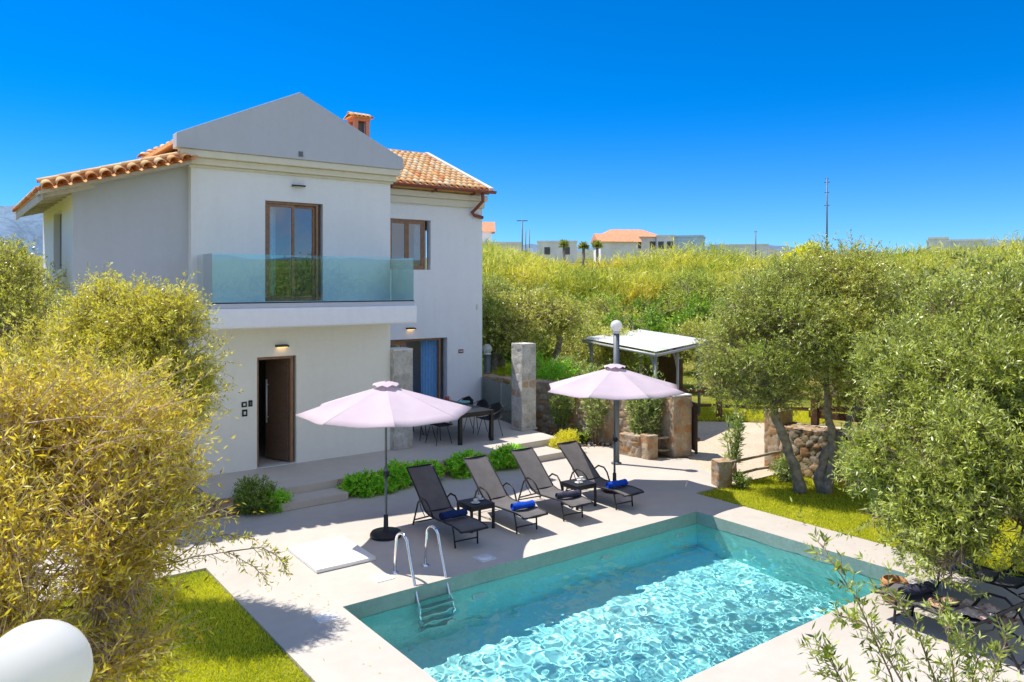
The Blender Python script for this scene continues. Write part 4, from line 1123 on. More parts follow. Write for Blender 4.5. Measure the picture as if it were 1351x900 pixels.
def lounger_profile():
    return [(0,.315),(.06,.335),(.28,.35),(.55,.335),(.85,.315),(1.05,.315),(1.20,.345)], [(1.20,.345),(1.38,.49),(1.60,.675),(1.82,.85),(1.93,.925)]
def make_lounger(loc, rz, label, m='sling'):
    root = empty('sun_lounger', loc, rz, label, 'sun lounger', 'grey sling sun loungers around the pool')
    s, bk = lounger_profile()
    def sling(prof, name, sag):
        mb = MB(); n = 9; vs = []
        for (y, z) in prof:
            for k in range(n):
                q = k/(n-1); vs.append((-.285+.57*q, y, z+.004-sag*4*q*(1-q)))
        L = len(prof)
        for (y, z) in prof:
            for k in range(n):
                q = k/(n-1); vs.append((-.285+.57*q, y, z-.006-sag*4*q*(1-q)))
        fs = [(i*n+k, i*n+k+1, (i+1)*n+k+1, (i+1)*n+k) for i in range(L-1) for k in range(n-1)]
        fs += [tuple(L*n+v for v in reversed(f)) for f in fs]
        mb.add(vs, fs, .5, True)
        return mb.build(name, MT[m], root)
    def fine(prof):
        out = []
        for a, b in zip(prof, prof[1:]):
            for k in range(3): out.append((a[0]+(b[0]-a[0])*k/3, a[1]+(b[1]-a[1])*k/3))
        return out+[prof[-1]]
    sling(fine(s), 'seat', .022); sling(fine(bk), 'backrest', .018)
    fr = MB()
    for x in (-.295, .295):
        fr.tube([(x,y,z) for y, z in s], .016, 8); fr.tube([(x,y,z) for y, z in bk], .016, 8)
    fr.tube([(-.295,0,.315),(.295,0,.315)], .016, 8); fr.tube([(-.295,1.93,.925),(.295,1.93,.925)], .014, 8); fr.tube([(-.295,1.2,.335),(.295,1.2,.335)], .014, 8)
    fr.build('frame', MT['black_metal'], root)
    for x in (-1, 1):
        MB().tube([(x*.275,.30,.345),(x*.255,.27,.17),(x*.245,.25,.002)], .016, 8).build('leg', MT['black_metal'], root)
        MB().tube([(x*.30,.92,.315),(x*.325,1.02,.47),(x*.335,1.12,.545),(x*.335,1.28,.55),(x*.33,1.42,.45),(x*.315,1.55,.21),(x*.305,1.66,.016)], .017, 8).build('armrest', MT['black_metal'], root)
        MB().tube([(x*.296,1.05,.31),(x*.30,1.35,.20),(x*.305,1.62,.10)], .013, 8).build('brace', MT['black_metal'], root)
        MB().tube([(x*.28,1.5,.59),(x*.29,1.38,.36),(x*.296,1.22,.26)], .009, 6).build('recline_bar', MT['black_metal'], root)
    MB().tube([(-.25,.26,.10),(.25,.26,.10)], .012, 8).build('stretcher', MT['black_metal'], root)
    MB().tube([(-.305,1.62,.06),(.305,1.62,.06)], .012, 8).build('stretcher', MT['black_metal'], root)
    return root
L1 = make_lounger((6.68,9.86,0), rad(-4), 'sun lounger in the parasol shadow, nearest the pool ladder, with a dark towel')
L1.scale = (.82,1,1)
copy_tree(L1, (7.88,9.85,0), rad(-3), label='second sun lounger from the ladder, with a blue towel beside the first side table')
copy_tree(L1, (8.92,9.88,0), rad(-5), label='third sun lounger from the ladder, with a grey rolled towel')
copy_tree(L1, (10.14,9.83,0), rad(-2), label='sun lounger beside the second parasol pole, with a blue towel half in shade')
copy_tree(L1, (9.50,4.92,0), rad(180-3), label='near side sun lounger with a straw hat on it, behind olive twigs')
copy_tree(L1, (10.95,5.10,0), rad(180+2), label='sun lounger at the right edge of the photo behind the olive branches')

def make_side_table(loc, rz, label):
    root = empty('side_table', loc, rz, label, 'side table', 'small black side tables between the loungers')
    MB().bb(-.235,.235,-.235,.235,.405,.435).build('tabletop', MT['black_metal'], root, .005)
    for x in (-1, 1):
        for y in (-1, 1):
            MB().bb(x*.235-.04*(x > 0),x*.235+.04*(x < 0),y*.235-.04*(y > 0),y*.235+.04*(y < 0),.002,.404).build('leg', MT['black_metal'], root, .003)
    MB().bb(-.19,.19,-.232,-.215,.35,.404).bb(-.19,.19,.215,.232,.35,.404).bb(-.232,-.215,-.19,.19,.35,.404).bb(.215,.232,-.19,.19,.35,.404).build('apron', MT['black_metal'], root)
    return root
T1 = make_side_table((7.34,10.80,0), rad(-2), 'black side table between the first and second loungers, in the parasol shadow')
copy_tree(T1, (9.60,10.72,0), rad(-2), label='black side table between the third and fourth loungers, in the sun')
def make_cup(loc, rz, lb1, lb2):
    r = empty('coffee_cup', loc, rz, lb1, 'cup', 'white coffee cups on the side tables')
    MB().lathe([(0,.012),(.022,.012),(.03,.03),(.038,.062),(.036,.064),(.028,.032),(0,.02)], (0,0,.004), 18).build('bowl', MT['ceramic'], r)
    MB().tube([(.034,0,.052),(.055,0,.05),(.056,0,.034),(.03,0,.027)], .0045, 6).build('handle', MT['ceramic'], r)
    s = MB().lathe([(0,0.002),(.045,.002),(.078,.013),(.079,.016),(.045,.007),(0,.007)], (0,0,0), 22).build('saucer', MT['ceramic'])
    s.location = loc; tag(s, lb2, 'saucer', 'white saucers under the cups')
for i, (x, y) in enumerate(((7.28,10.72),(7.46,10.86),(9.55,10.66),(9.72,10.78))):
    t = 'first' if i < 2 else 'second'; p = 'left' if i % 2 == 0 else 'right'
    make_cup((x, y, .436), rad(40*i), f'white coffee cup on the {t} side table from the ladder, {p} one of the pair', f'white saucer under the {p} cup on the {t} side table from the ladder')

def rolled_towel(loc, rz, w_, r_, m, label, group=None):
    """rolled towel: a spiral of cloth with soft uneven outline"""
    rg = random.Random(int(loc[0]*100)); n = 40; m_ = 10; vs = []
    for i in range(m_+1):
        x = -w_/2 + w_*i/m_; e = rg.uniform(-.004,.004)
        for k in range(n):
            a = 2*PI*k/n*2.6; rr = r_*(0.35+0.65*k/(n-1)) + e + .004*math.sin(a*3+i)
            vs.append((x + .006*math.sin(k*.8+i), math.cos(a)*rr*1.08, r_*0.93 + math.sin(a)*rr*0.9))
    fs = [(i*n+k, i*n+k+1, (i+1)*n+k+1, (i+1)*n+k) for i in range(m_) for k in range(n-1)]
    mb = MB().add(vs, fs, .5, True)
    for x in (-w_/2+.012, w_/2-.012):
        mb.add([(x, math.cos(2*PI*k/16)*r_*.95, r_*.93+math.sin(2*PI*k/16)*r_*.8) for k in range(16)], [tuple(range(16))], .5)
    o = mb.build('rolled_towel', MT[m]); o.location = loc; o.rotation_euler = (0,0,rz)
    return tag(o, label, 'towel', group)
G = 'rolled towels lying on the loungers'
rolled_towel((6.70,10.50,.335), rad(-4), .44, .075, 'navy_cloth', 'dark navy rolled towel on the shaded lounger nearest the ladder', G)
rolled_towel((7.90,10.22,.335), rad(-6), .40, .075, 'blue_cloth', 'bright blue rolled towel on the second lounger from the ladder', G)
rolled_towel((8.95,10.28,.335), rad(-10), .44, .07, 'char_cloth', 'charcoal grey rolled towel on the third lounger from the ladder', G)
rolled_towel((10.15,10.28,.335), rad(-4), .42, .075, 'blue_cloth', 'bright blue rolled towel on the lounger beside the second parasol', G)
rolled_towel((9.52,4.52,.335), rad(-14), .46, .08, 'char_cloth', 'charcoal rolled towel at the foot of the near lounger beside the straw hat', G)
rolled_towel((10.9,4.62,.335), rad(-4), .40, .075, 'blue_cloth', 'blue rolled towel on the lounger half hidden behind the olive branches', G)
h = empty('straw_hat', (9.56,4.16,.322), 0, 'woven straw hat with a dark band lying on the near lounger', 'hat')
MB().lathe([(0,.105),(.06,.10),(.088,.07),(.098,.025),(.12,.016),(.17,.014),(.225,.024),(.226,.019),(.12,.008),(.095,.012)], (0,0,0), 28).build('brim', MT['straw'], h)
MB().lathe([(.099,.024),(.102,.03),(.098,.052),(.094,.054)], (0,0,0), 28).build('band', MT['black_metal'], h)
def crumpled(loc):
    n = 22; vs = []
    for j in range(n+1):
        for i in range(n+1):
            x, y = (i/n-.5)*.5, (j/n-.5)*.62
            vs.append((x, y, .05+.05*noise.noise(Vector((x*7,y*7,2)))+.02*noise.noise(Vector((x*17,y*17,4)))))
    m, nt_, b_, _ = new_mat('flowered_cloth'); cc = texco(nt_); v = nt_.nodes.new('ShaderNodeTexVoronoi'); v.inputs['Scale'].default_value = 16; nt_.links.new(cc, v.inputs['Vector'])
    nt_.links.new(ramp(nt_, v.outputs['Distance'], [(.18, (.45,.16,.14)), (.38, (.62,.42,.35)), (.6, (.68,.56,.48))]), b_.inputs['Base Color']); b_.inputs['Roughness'].default_value = .9
    o = MB().add(vs, [(j*(n+1)+i, j*(n+1)+i+1, (j+1)*(n+1)+i+1, (j+1)*(n+1)+i) for j in range(n) for i in range(n)], .5, True).build('beach_cloth', m)
    o.location = loc; tag(o, 'crumpled pink patterned beach cloth on the seat of the near lounger', 'cloth')
crumpled((9.62,3.78,.30))
bk = empty('wicker_basket', (9.98,5.02,0.002), 0, 'round orange brown wicker basket at the pool edge behind the near lounger', 'basket')
MB().lathe([(0,0),(.16,0),(.19,.1),(.20,.25),(.19,.36),(.175,.40),(.165,.40),(.18,.30),(.18,.1),(.15,.02),(0,.02)], (0,0,0), 28).build('body', MT['wicker'], bk)
bk.scale = (.8,.8,.72)
for z in (.07,.16,.25,.34): MB().lathe([(.19+.012*math.sin(z*7),z-.02),(.212,z),(.19+.012*math.sin(z*7),z+.02)], (0,0,0), 28).build('woven_band', MT['wicker'], bk)

# pool ladder
r = empty('pool_ladder', (5.50,9.15,0), 0, 'stainless steel pool ladder with two arched handrails and submerged treads', 'pool ladder')
for x in (-.25,.25):
    pts = [(x,.62,.002),(x,.60,.30),(x,.57,.44)]
    for k in range(9):
        a = rad(8+k*17.5); pts.append((x,.40+.17*math.cos(a),.47+.15*math.sin(a)))
    pts += [(x,.19,.36),(x,.04,-.02),(x,-.10,-.32),(x,-.13,-.55),(x,-.13,-1.05)]
    o = MB().tube(pts, .0215, 12).build('handrail', MT['steel'], r)
    MB().lathe([(.022,.03),(.035,.025),(.055,.012),(.06,.002)], (x,.62,0), 16).build('flange', MT['steel'], o)
for k, z in enumerate((-.33,-.55,-.77,-.99)):
    MB().bb(-.25,.25,-.19,-.09,z-.012,z+.012).build('tread', MT['steel_dull'], r, .006)

# dining table, chairs, crockery
TX, TY0, TY1 = 10.45, 15.32, 17.72
r = empty('dining_table', (TX,(TY0+TY1)/2,TZ), 0, 'long dark outdoor dining table on the shaded terrace', 'table')
ln2 = (TY1-TY0)/2
MB().bb(-.5,.5,-ln2,ln2,.72,.752).build('tabletop', MT['black_metal'], r, .004)
MB().bb(-.48,.48,-ln2+.02,-ln2+.05,.64,.719).bb(-.48,.48,ln2-.05,ln2-.02,.64,.719).bb(-.49,-.46,-ln2+.09,ln2-.09,.64,.719).bb(.46,.49,-ln2+.09,ln2-.09,.64,.719).build('apron', MT['black_metal'], r)
for x in (-1, 1):
    for y in (-1, 1): MB().box((x*.455,y*(ln2-.045),.36),(.085,.085,.716)).build('leg', MT['black_metal'], r, .004)
def make_chair(loc, rz, label):
    root = empty('wire_chair', loc, rz, label, 'chair', 'black woven chairs around the dining table')
    mb = MB()
    # shell of cords: ribs swept from the front edge over the seat up the back
    for k in range(21):
        t = -1+2*k/20; x = t*.25
        mb.tube([(x*.92,-.22,.455),(x,-.02,.44-.02*(1-t*t)),(x*1.02,.18,.46),(x*1.06,.26+.05*(1-t*t)-.05,.60),(x*1.02,.30+.05*(1-t*t)-.05,.80-.10*abs(t)**2)], .0095, 5, cap=False)
    for (z, y, w_) in ((.455,-.22,.24),(.44,-.05,.26),(.445,.1,.265)): mb.tube([(-w_,y,z),(0,y,z-.015),(w_,y,z)], .006, 5)
    for z, f in ((.56,.24),(.66,.265),(.76,.285)):
        mb.tube([(-.27,f-.04,z-.02),(-.15,f+.01,z),(0,f+.03,z),(.15,f+.01,z),(.27,f-.04,z-.02)], .006, 5)
    mb.build('seat_shell', MT['black_metal'], root)
    MB().tube([(-.24,-.22,.46),(-.29,-.05,.60),(-.29,.12,.66),(-.27,.24,.72),(0,.31,.82),(.27,.24,.72),(.29,.12,.66),(.29,-.05,.60),(.24,-.22,.46)], .009, 6).build('arm_hoop', MT['black_metal'], root)
    for x in (-1, 1):
        for y in (-1, 1): MB().tube([(x*.16,y*.13+.02,.44),(x*.24,y*.22+.02,.002)], .009, 6).build('leg', MT['black_metal'], root)
    return root
ch0 = make_chair((9.72,15.85,TZ), rad(92), 'black woven chair nearest the steps on the left side of the dining table')
for (x, y, rz_, lb) in ((9.70,16.55,rad(88),'middle black woven chair on the left side of the dining table'),(9.74,17.22,rad(91),'black woven chair on the left side of the table nearest the sliding door'),
                        (11.20,15.86,rad(-90),'black woven chair nearest the steps on the right side of the dining table'),(11.22,16.55,rad(-92),'middle black woven chair on the right side of the dining table'),(11.2,17.22,rad(-88),'black woven chair on the right side of the table nearest the house wall')):
    copy_tree(ch0, (x, y, TZ), rz_, label=lb)
o = MB().lathe([(0,.01),(.07,.01),(.13,.05),(.165,.095),(.16,.097),(.12,.055),(.06,.022),(0,.02)], (0,0,0), 26).build('serving_bowl', MT['teal']); o.location = (10.75,16.35,TZ+.753); tag(o, 'teal glazed serving bowl on the dining table', 'bowl')
r = empty('pitcher', (10.60,16.9,TZ+.753), 0, 'small red striped pitcher on the far half of the dining table', 'pitcher')
MB().lathe([(0,0),(.055,0),(.07,.06),(.05,.13),(.058,.17),(.05,.17),(.042,.13),(.06,.06),(0,.01)], (0,0,0), 20).build('body', simple('pitcher_glaze', (.45,.09,.07), .3), r)
MB().tube([(.055,0,.15),(.1,0,.13),(.095,0,.07),(.065,0,.05)], .008, 6).build('handle', MT['ceramic'], r)

# glass screen at the end of the terrace
r = empty('glass_screen', (12.9,17.6,TZ), 0, 'clear glass screen between the house corner and the tall pillar', 'glass fence')
def gpane(p0, p1, z0, z1, name):
    a, b_ = Vector((*p0,0)), Vector((*p1,0)); d = (b_-a).normalized(); nrm_ = Vector((d.y,-d.x,0))*.006
    return MB().add([a+nrm_+Vector((0,0,z0)),b_+nrm_+Vector((0,0,z0)),b_+nrm_+Vector((0,0,z1)),a+nrm_+Vector((0,0,z1)),a-nrm_+Vector((0,0,z0)),b_-nrm_+Vector((0,0,z0)),b_-nrm_+Vector((0,0,z1)),a-nrm_+Vector((0,0,z1))],
        [(0,1,2,3),(5,4,7,6),(0,4,5,1),(1,5,6,2),(2,6,7,3),(3,7,4,0)]).build(name, MT['fence_glass'], r)
gpane((.18,1.38),(-.08,.05),.02,1.05,'pane'); gpane((-.09,0.0),(-.34,-1.25),.02,1.05,'pane')
MB().box((.04,.7,.012),(.04,1.38,.03),rad(-11)).box((-.22,-.62,.012),(.04,1.3,.03),rad(-11)).build('floor_rail', MT['grey_metal'], r)

# globe lamps
def globe_lamp(loc, h_, rg_, rp, label, pm='grey_metal'):
    root = empty('garden_lamp', loc, 0, label, 'garden lamp', 'white globe lamps on posts')
    MB().tube([(0,0,0.0),(0,0,h_)], rp, 16).lathe([(rp,0),(rp*1.7,.004),(rp*1.7,.03),(rp,.05)], (0,0,0), 16).build('post', MT[pm], root)
    MB().lathe([(rp,h_-.01),(rp*1.25,h_),(rp*1.25,h_+.04),(rp*.9,h_+.05)], (0,0,0), 16).build('collar', MT['white_plastic'], root)
    prof = [(rg_*math.cos(-PI/2+.42+(PI-.42)*k/20), rg_*math.sin(-PI/2+.42+(PI-.42)*k/20)) for k in range(21)]
    MB().lathe(prof, (0,0,h_+.04+rg_*.9), 32).build('globe', MT['globe'], root)
    return root
globe_lamp((12.52,12.69,0), 3.00, .135, .07, 'tall grey post with a white globe, rising behind the second parasol')
globe_lamp((13.72,19.55,0), 1.95, .15, .10, 'white globe lamp on a post beside the house corner behind the glass screen')
globe_lamp((.30,3.30,-.05), 2.52, .185, .05, 'large white globe lamp in the near left corner of the photo')

# stone and rail work by the drive
g1 = empty('gate_pillar', (14.40,12.55,0), rad(-12), 'warm rubble stone gate pillar beside the drive entrance', 'gate pillar')
stone_pillar('shaft', -.26, .26, -.26, .26, -.04, 1.42, MT['stone_warm'], 31, .19, g1, .03)
MB().bb(-.27,.27,-.27,.27,1.425,1.47).build('cap', MT['white_mortar'], g1, .015)
g2 = empty('metal_gate', (14.62,12.12,0), rad(58), 'narrow dark metal gate leaf folded open against the gate pillar', 'gate')
MB().bb(-.02,.02,-.03,.03,.05,1.25).build('post', MT['black_metal'], g2)
MB().bb(.03,.62,-.012,.012,.16,1.22).build('leaf', MT['wood_post'], g2, .004)
MB().bb(.03,.62,-.02,.02,.10,.155).bb(.03,.62,-.02,.02,1.225,1.26).build('rail', MT['black_metal'], g2)
for z in (.35,.95): MB().lathe([(.028,0),(.05,.02),(.05,.06),(.028,.08)], (.0,-.05,z), 12).build('hinge', MT['wood_post'], g2)
g3 = empty('planter_post', (13.56,12.66,0), rad(-8), 'low square stone post at the corner of the planted bed by the drive', 'stone post')
stone_pillar('shaft', -.15, .15, -.15, .15, -.03, .55, MT['stone_warm'], 37, .17, g3, .02)
g4 = empty('low_stone_post', (12.93,10.06,0), rad(-20), 'low stone post at the drive edge by the lawn corner', 'stone post')
stone_pillar('shaft', -.15, .15, -.15, .15, -.03, .50, MT['stone_warm'], 41, .19, g4, .03)
def rail(p0, p1, zs, r_, m, name, label, cat, posts=()):
    root = empty(name, (p0[0],p0[1],0), 0, label, cat)
    rg = random.Random(int(p0[0]*7))
    for z in zs:
        d = Vector((p1[0]-p0[0],p1[1]-p0[1],0)); pts = [Vector((0,0,z))+d*t+Vector((0,0,rg.uniform(-.015,.015))) for t in (0,.25,.5,.75,1)]
        MB().tube(pts, [r_*rg.uniform(.85,1.1) for _ in pts], 8).build('rail', MT[m], root)
    for (x, y, h_) in posts: MB().box((x-p0[0],y-p0[1],h_/2-.05),(.14,.14,h_+.1),rg.uniform(-.1,.1)).build('post', MT[m], root, .01)
    return root
rail((13.72,12.66),(14.16,12.5),(.14,.45), .03, 'rail_wood', 'bed_rail', 'pale wooden rails between the low post and the gate pillar', 'rail')
rail((13.08,10.05),(15.05,10.0),(.16,.43), .03, 'rail_wood', 'bed_rail', 'two thin wooden rails running from the low post to the dry stone wall', 'rail')
rail((16.4,17.6),(19.2,15.03),(.42,.86), .05, 'wood_post', 'rail_fence', 'dark wooden rail fence across the far side of the gravel drive', 'fence', ((16.4,17.6,.95),(19.2,15.03,.95)))
rail((19.2,14.9),(21.9,11.2),(.42,.86), .05, 'wood_post', 'rail_fence', 'dark wooden rail fence continuing right behind the twisted olive trunks', 'fence', ((21.0,12.5,.95),(21.9,11.2,.95)))
tag(stone_wall('garden_wall', [(13.35,19.4),(14.05,15.6),(14.42,12.85)], 1.42, .4, MT['stone_warm'], 70, .23, .07), 'warm rubble retaining wall running from the terrace to the gate pillar', 'stone wall')
tag(stone_wall('planter_wall', [(13.42,13.45),(13.52,12.80)], .55, .22, MT['stone_warm'], 90, .18, .02), 'low stone edge of the oleander bed beside the tall lamp post', 'stone wall')
tag(stone_wall('dry_stone_wall', [(15.15,10.05),(15.35,8.2),(15.5,5.4),(15.5,1.0)], 1.05, .5, MT['stone_dry'], 110, .21, .08), 'dry rubble stone wall behind the twisted olive trunks beside the lawn', 'stone wall')
g5 = empty('wall_post', (15.18,10.25,0), 0, 'square stone post ending the dry stone wall by the drive', 'stone post')
stone_pillar('shaft', -.24, .24, -.2, .2, -.04, 1.3, MT['stone_warm'], 47, .25, g5, .035)
r = empty('wood_beam', (15.6,9.75,0), rad(-75), 'dark timber beams resting on top of the dry stone wall', 'timber')
MB().bb(0,2.2,-.06,.06,1.16,1.30).bb(0.1,2.0,-.05,.05,1.36,1.46).bb(.05,.2,-.08,.08,1.0,1.6).build('beam', MT['wood_post'], r, .01)
tag(MB().prism([(14.1,13.0),(14.5,13.0),(17.2,16.8),(17.6,22.0),(13.5,22.5),(13.6,19.4),(14.25,15.6)], -.05, 1.16).build('garden_bank', MT['field']), kind='structure')

# white roofed carport
cp = empty('carport', (18.6,17.4,-.05), 0, 'open carport with a flat white sheet roof behind the second parasol', 'carport')
def CPT(p): return Vector(p)-Vector((18.6,17.4,-.05))
c4 = [(17.4,19.2,2.32),(15.6,14.3,2.30),(19.4,15.6,2.36),(21.6,20.6,2.38)]
mb = MB(); nn_ = 34
for i in range(nn_):
    a = Vector(c4[0]).lerp(Vector(c4[3]), i/nn_); b_ = Vector(c4[0]).lerp(Vector(c4[3]), (i+.62)/nn_); c_ = Vector(c4[0]).lerp(Vector(c4[3]), (i+1)/nn_)
    d = Vector(c4[1]).lerp(Vector(c4[2]), i/nn_); e = Vector(c4[1]).lerp(Vector(c4[2]), (i+.62)/nn_); f = Vector(c4[1]).lerp(Vector(c4[2]), (i+1)/nn_)
    z = Vector((0,0,.022)); mb.add([CPT(a),CPT(b_),CPT(b_+z),CPT(c_+z),CPT(d),CPT(e),CPT(e+z),CPT(f+z)], [(0,1,5,4),(1,2,6,5),(2,3,7,6)], random.random())
mb.build('roof', MT['sheet'], cp)
mb = MB()
for a, b_ in ((0,1),(1,2),(2,3),(3,0)): mb.tube([CPT(Vector(c4[a])-Vector((0,0,.10))),CPT(Vector(c4[b_])-Vector((0,0,.10)))], .045, 6)
for t in (.25,.5,.75): mb.tube([CPT(Vector(c4[0]).lerp(Vector(c4[3]),t)-Vector((0,0,.06))),CPT(Vector(c4[1]).lerp(Vector(c4[2]),t)-Vector((0,0,.06)))], .05, 6)
mb.build('roof_frame', MT['pale_metal'], cp)
for p in ((15.9,14.6),(19.2,15.8),(17.5,18.9),(21.3,20.3),(17.5,15.2)):
    o = MB().tube([CPT((*p,-.05)),CPT((*p,2.24))], .045, 10).build('post', MT['pale_metal'], cp)
    MB().tube([CPT((p[0],p[1],1.6)),CPT((p[0]+.14,p[1]+.22,1.95)),CPT((p[0]+.35,p[1]+.55,2.2))], .035, 8).build('brace', MT['pale_metal'], o)
MB().box(CPT((19.9,17.6,1.0)),(.1,1.6,1.3),rad(-22)).box(CPT((19.85,17.4,1.05)),(.14,.1,2.0),rad(-22)).build('back_panel', MT['wood_post'], cp)

# ------------------------------------------------------------------ far houses, masts, palms
def far_house(px, py_base, D, w_, d_, h_, rz, label, roof=None, wall='far_wall', windows=(), name='far_house', storeys=1):
    p = at_depth(px, py_base, D)
    root = empty(name, p, rz, label, 'house', 'houses along the far ridge')
    wl_ = MB().bb(-w_/2,w_/2,-d_/2,d_/2,-6,h_).build('wall', MT[wall], root)
    if roof == 'gable' or roof == 'hip':
        o_ = .6; rh = 1.7; ins = w_*.28 if roof == 'hip' else 0
        MB().add([(-w_/2-o_,-d_/2-o_,h_),(w_/2+o_,-d_/2-o_,h_),(w_/2+o_,d_/2+o_,h_),(-w_/2-o_,d_/2+o_,h_),(-w_/2-o_+ins,0,h_+rh),(w_/2+o_-ins,0,h_+rh)], [(0,1,5,4),(1,2,5),(2,3,4,5),(3,0,4),(3,2,1,0)]).build('roof', MT['far_roof'], root)
    else:
        MB().bb(-w_/2-.15,w_/2+.15,-d_/2-.15,d_/2+.15,h_+.002,h_+.35).build('parapet', MT[wall], root)
    n = max(2, int(w_/2.6)) if px in (826,735,878) else 0
    for s_ in range(storeys):
        for i in range(n):
            x = -w_/2+(i+.5)*w_/n
            MB().bb(x-.55,x+.55,-d_/2-.05,-d_/2+.05,h_-2.3-s_*3,h_-.9-s_*3).build('window', MT['far_dark'], root)
    return root
def face(px): # turn a far thing towards the photographer
    return YAW - math.atan((px-675.5)/FX)
far_house(826,335,155,11.5,8,3.2,face(826)+.25,'white house with a wide terracotta roof on the far ridge','hip',storeys=1)
far_house(812,336,148,7.2,6,2.3,face(812)+.25,'lower wing with a terracotta roof in front of the ridge house','gable')
far_house(878,333,152,3.4,5,2.9,face(878),'narrow brown flat roofed block right of the terracotta house',None,'far_wall')
far_house(903,334,155,7.5,7,3.0,face(903)-.1,'pale blue flat roofed house on the far ridge',None,'far_blue')
far_house(735,336,150,7.5,6,2.2,face(735),'low white flat roofed house behind the palms on the ridge',None,'far_wall')
far_house(652,332,120,8.0,6,1.0,face(652),'low white wall of a house beside the villa corner',None,'far_wall')
far_house(633,322,122,3.6,4,1.8,face(633),'small house with an orange roof right behind the villa corner','gable')
far_house(975,336,170,12.0,6,1.8,face(975),'long low beige building on the ridge left of the mast',None,'far_wall')
far_house(1262,330,150,10.0,6,1.6,face(1262),'long low brown and white building on the right part of the ridge',None,'far_wall')
far_house(1238,330,140,3.0,4,1.9,face(1238),'small white cubic building on the right part of the ridge',None,'far_wall')
def mast(px, py0, py1, D, label, arms, r_=.12):
    p0 = at_depth(px, py0, D); p1 = at_depth(px, py1, D); H_ = p1.z-p0.z
    root = empty('utility_pole', p0, face(px), label, 'utility pole')
    MB().tube([(0,0,-6),(0,0,H_)], [r_*1.2, r_*.6], 8).build('pole', MT['grey_metal'], root)
    for (z, l_) in arms: MB().box((0,0,H_*z),(l_,.08,.10)).build('crossarm', MT['grey_metal'], root)
mast(689,335,290,90,'tallest wooden utility pole with a crossarm beside the villa',((.97,1.25),), .11)
mast(693.5,335,303,92,'short utility pole just right of the tallest one',(), .09)
mast(698.5,335,303,95,'shorter bare pole right of the paired utility poles',(), .08)
mast(1091,330,235,120,'tall lattice mast standing alone against the blue sky',((.99,.5),(.94,.8),(.80,.7),(.62,.8)), .15)
mast(997,332,303,150,'small dark pole on the ridge left of the tall mast',((.9,.6),), .14)
def palm(px, py, D, h_, label):
    p = at_depth(px, py, D); root = empty('palm_tree', p, random.random()*6, label, 'palm', 'palms on the far ridge')
    MB().tube([(0,0,-4),(0,0,h_)], [.3,.22], 8).build('trunk', MT['bark'], root)
    rng_ = np.random.default_rng(int(px)); n_ = 300
    a = rng_.uniform(0,2*PI,n_); e_ = rng_.uniform(-.5,1.2,n_); D_ = np.stack([np.cos(a)*np.cos(e_),np.sin(a)*np.cos(e_),np.sin(e_)],1)
    P_ = np.tile(np.array([0,0,h_]),(n_,1)); V_, F_ = leaf_quads(P_, D_, nrm(rng_.normal(size=(n_,3))), rng_.uniform(.7,1.25,n_), np.full(n_,.25))
    np_mesh('crown', V_, F_, rng_.uniform(0,1,n_), MT['palm_leaf'], root)
palm(744,331,130,1.0,'brown topped palm left of the terracotta roofed house'); palm(770,332,128,.8,'green palm at the left of the ridge house'); palm(788,332,126,1.0,'bushy palm directly in front of the ridge house')
# ------------------------------------------------------------------ trees and plants
RV = Vector((cR[0], cR[1], 0)); FV = Vector((cF[0], cF[1], 0))
def rel(root, lst):
    """blobs given as (px, py, depth, radius) -> centres relative to the root"""
    out = []
    for (px, py, D, r) in lst:
        p = at_depth(px, py, D)-Vector(root); rr = r if isinstance(r, tuple) else (r, r, r*.85)
        out.append((tuple(p), rr))
    return out
def limb(root, pxs, D, rs):
    return ([tuple(at_depth(px, py, D)-Vector(root)) for px, py in pxs], rs)

# twisted olives on the lawn beyond the pool
root = (13.80,8.82,-.05)
make_tree('olive_tree', root, [limb(root, [(1057,652),(1046,612),(1032,575),(1018,530),(1010,480)], 15.35, [.13,.10,.085,.07,.045])],
    rel(root, [(975,462,15.6,.74),(1005,420,15.8,.9),(1050,445,15.4,.95),(1000,495,15.2,.75),(1045,395,16.2,.85),(955,505,15.6,.45),(1080,480,15.3,.7),(1030,530,15.1,.5)]),
    5600, .34, 13, .068, .019, 'olive_leaf', 21, 'olive tree with a dark twisted leaning trunk on the lawn beyond the pool', stick_r=.005, gap=-.08, f=3.8)
root = (14.08,8.60,-.05)
make_tree('olive_tree', root, [limb(root, [(1081,655),(1083,625),(1090,598),(1112,572),(1135,530)], 15.35, [.125,.10,.085,.07,.045]), limb(root, [(1087,655),(1098,612),(1100,585),(1092,545),(1090,500)], 15.3, [.12,.095,.08,.06,.05])],
    rel(root, [(1095,430,15.6,.95),(1145,400,15.8,.95),(1130,470,15.2,.85),(1175,450,15.4,.8),(1110,365,16.3,.85),(1160,500,14.8,.6)]),
    5600, .34, 13, .068, .019, 'olive_leaf', 22, 'olive tree with a pale forked trunk on the lawn beside the dry stone wall', stick_r=.005, gap=-.08, f=3.8)
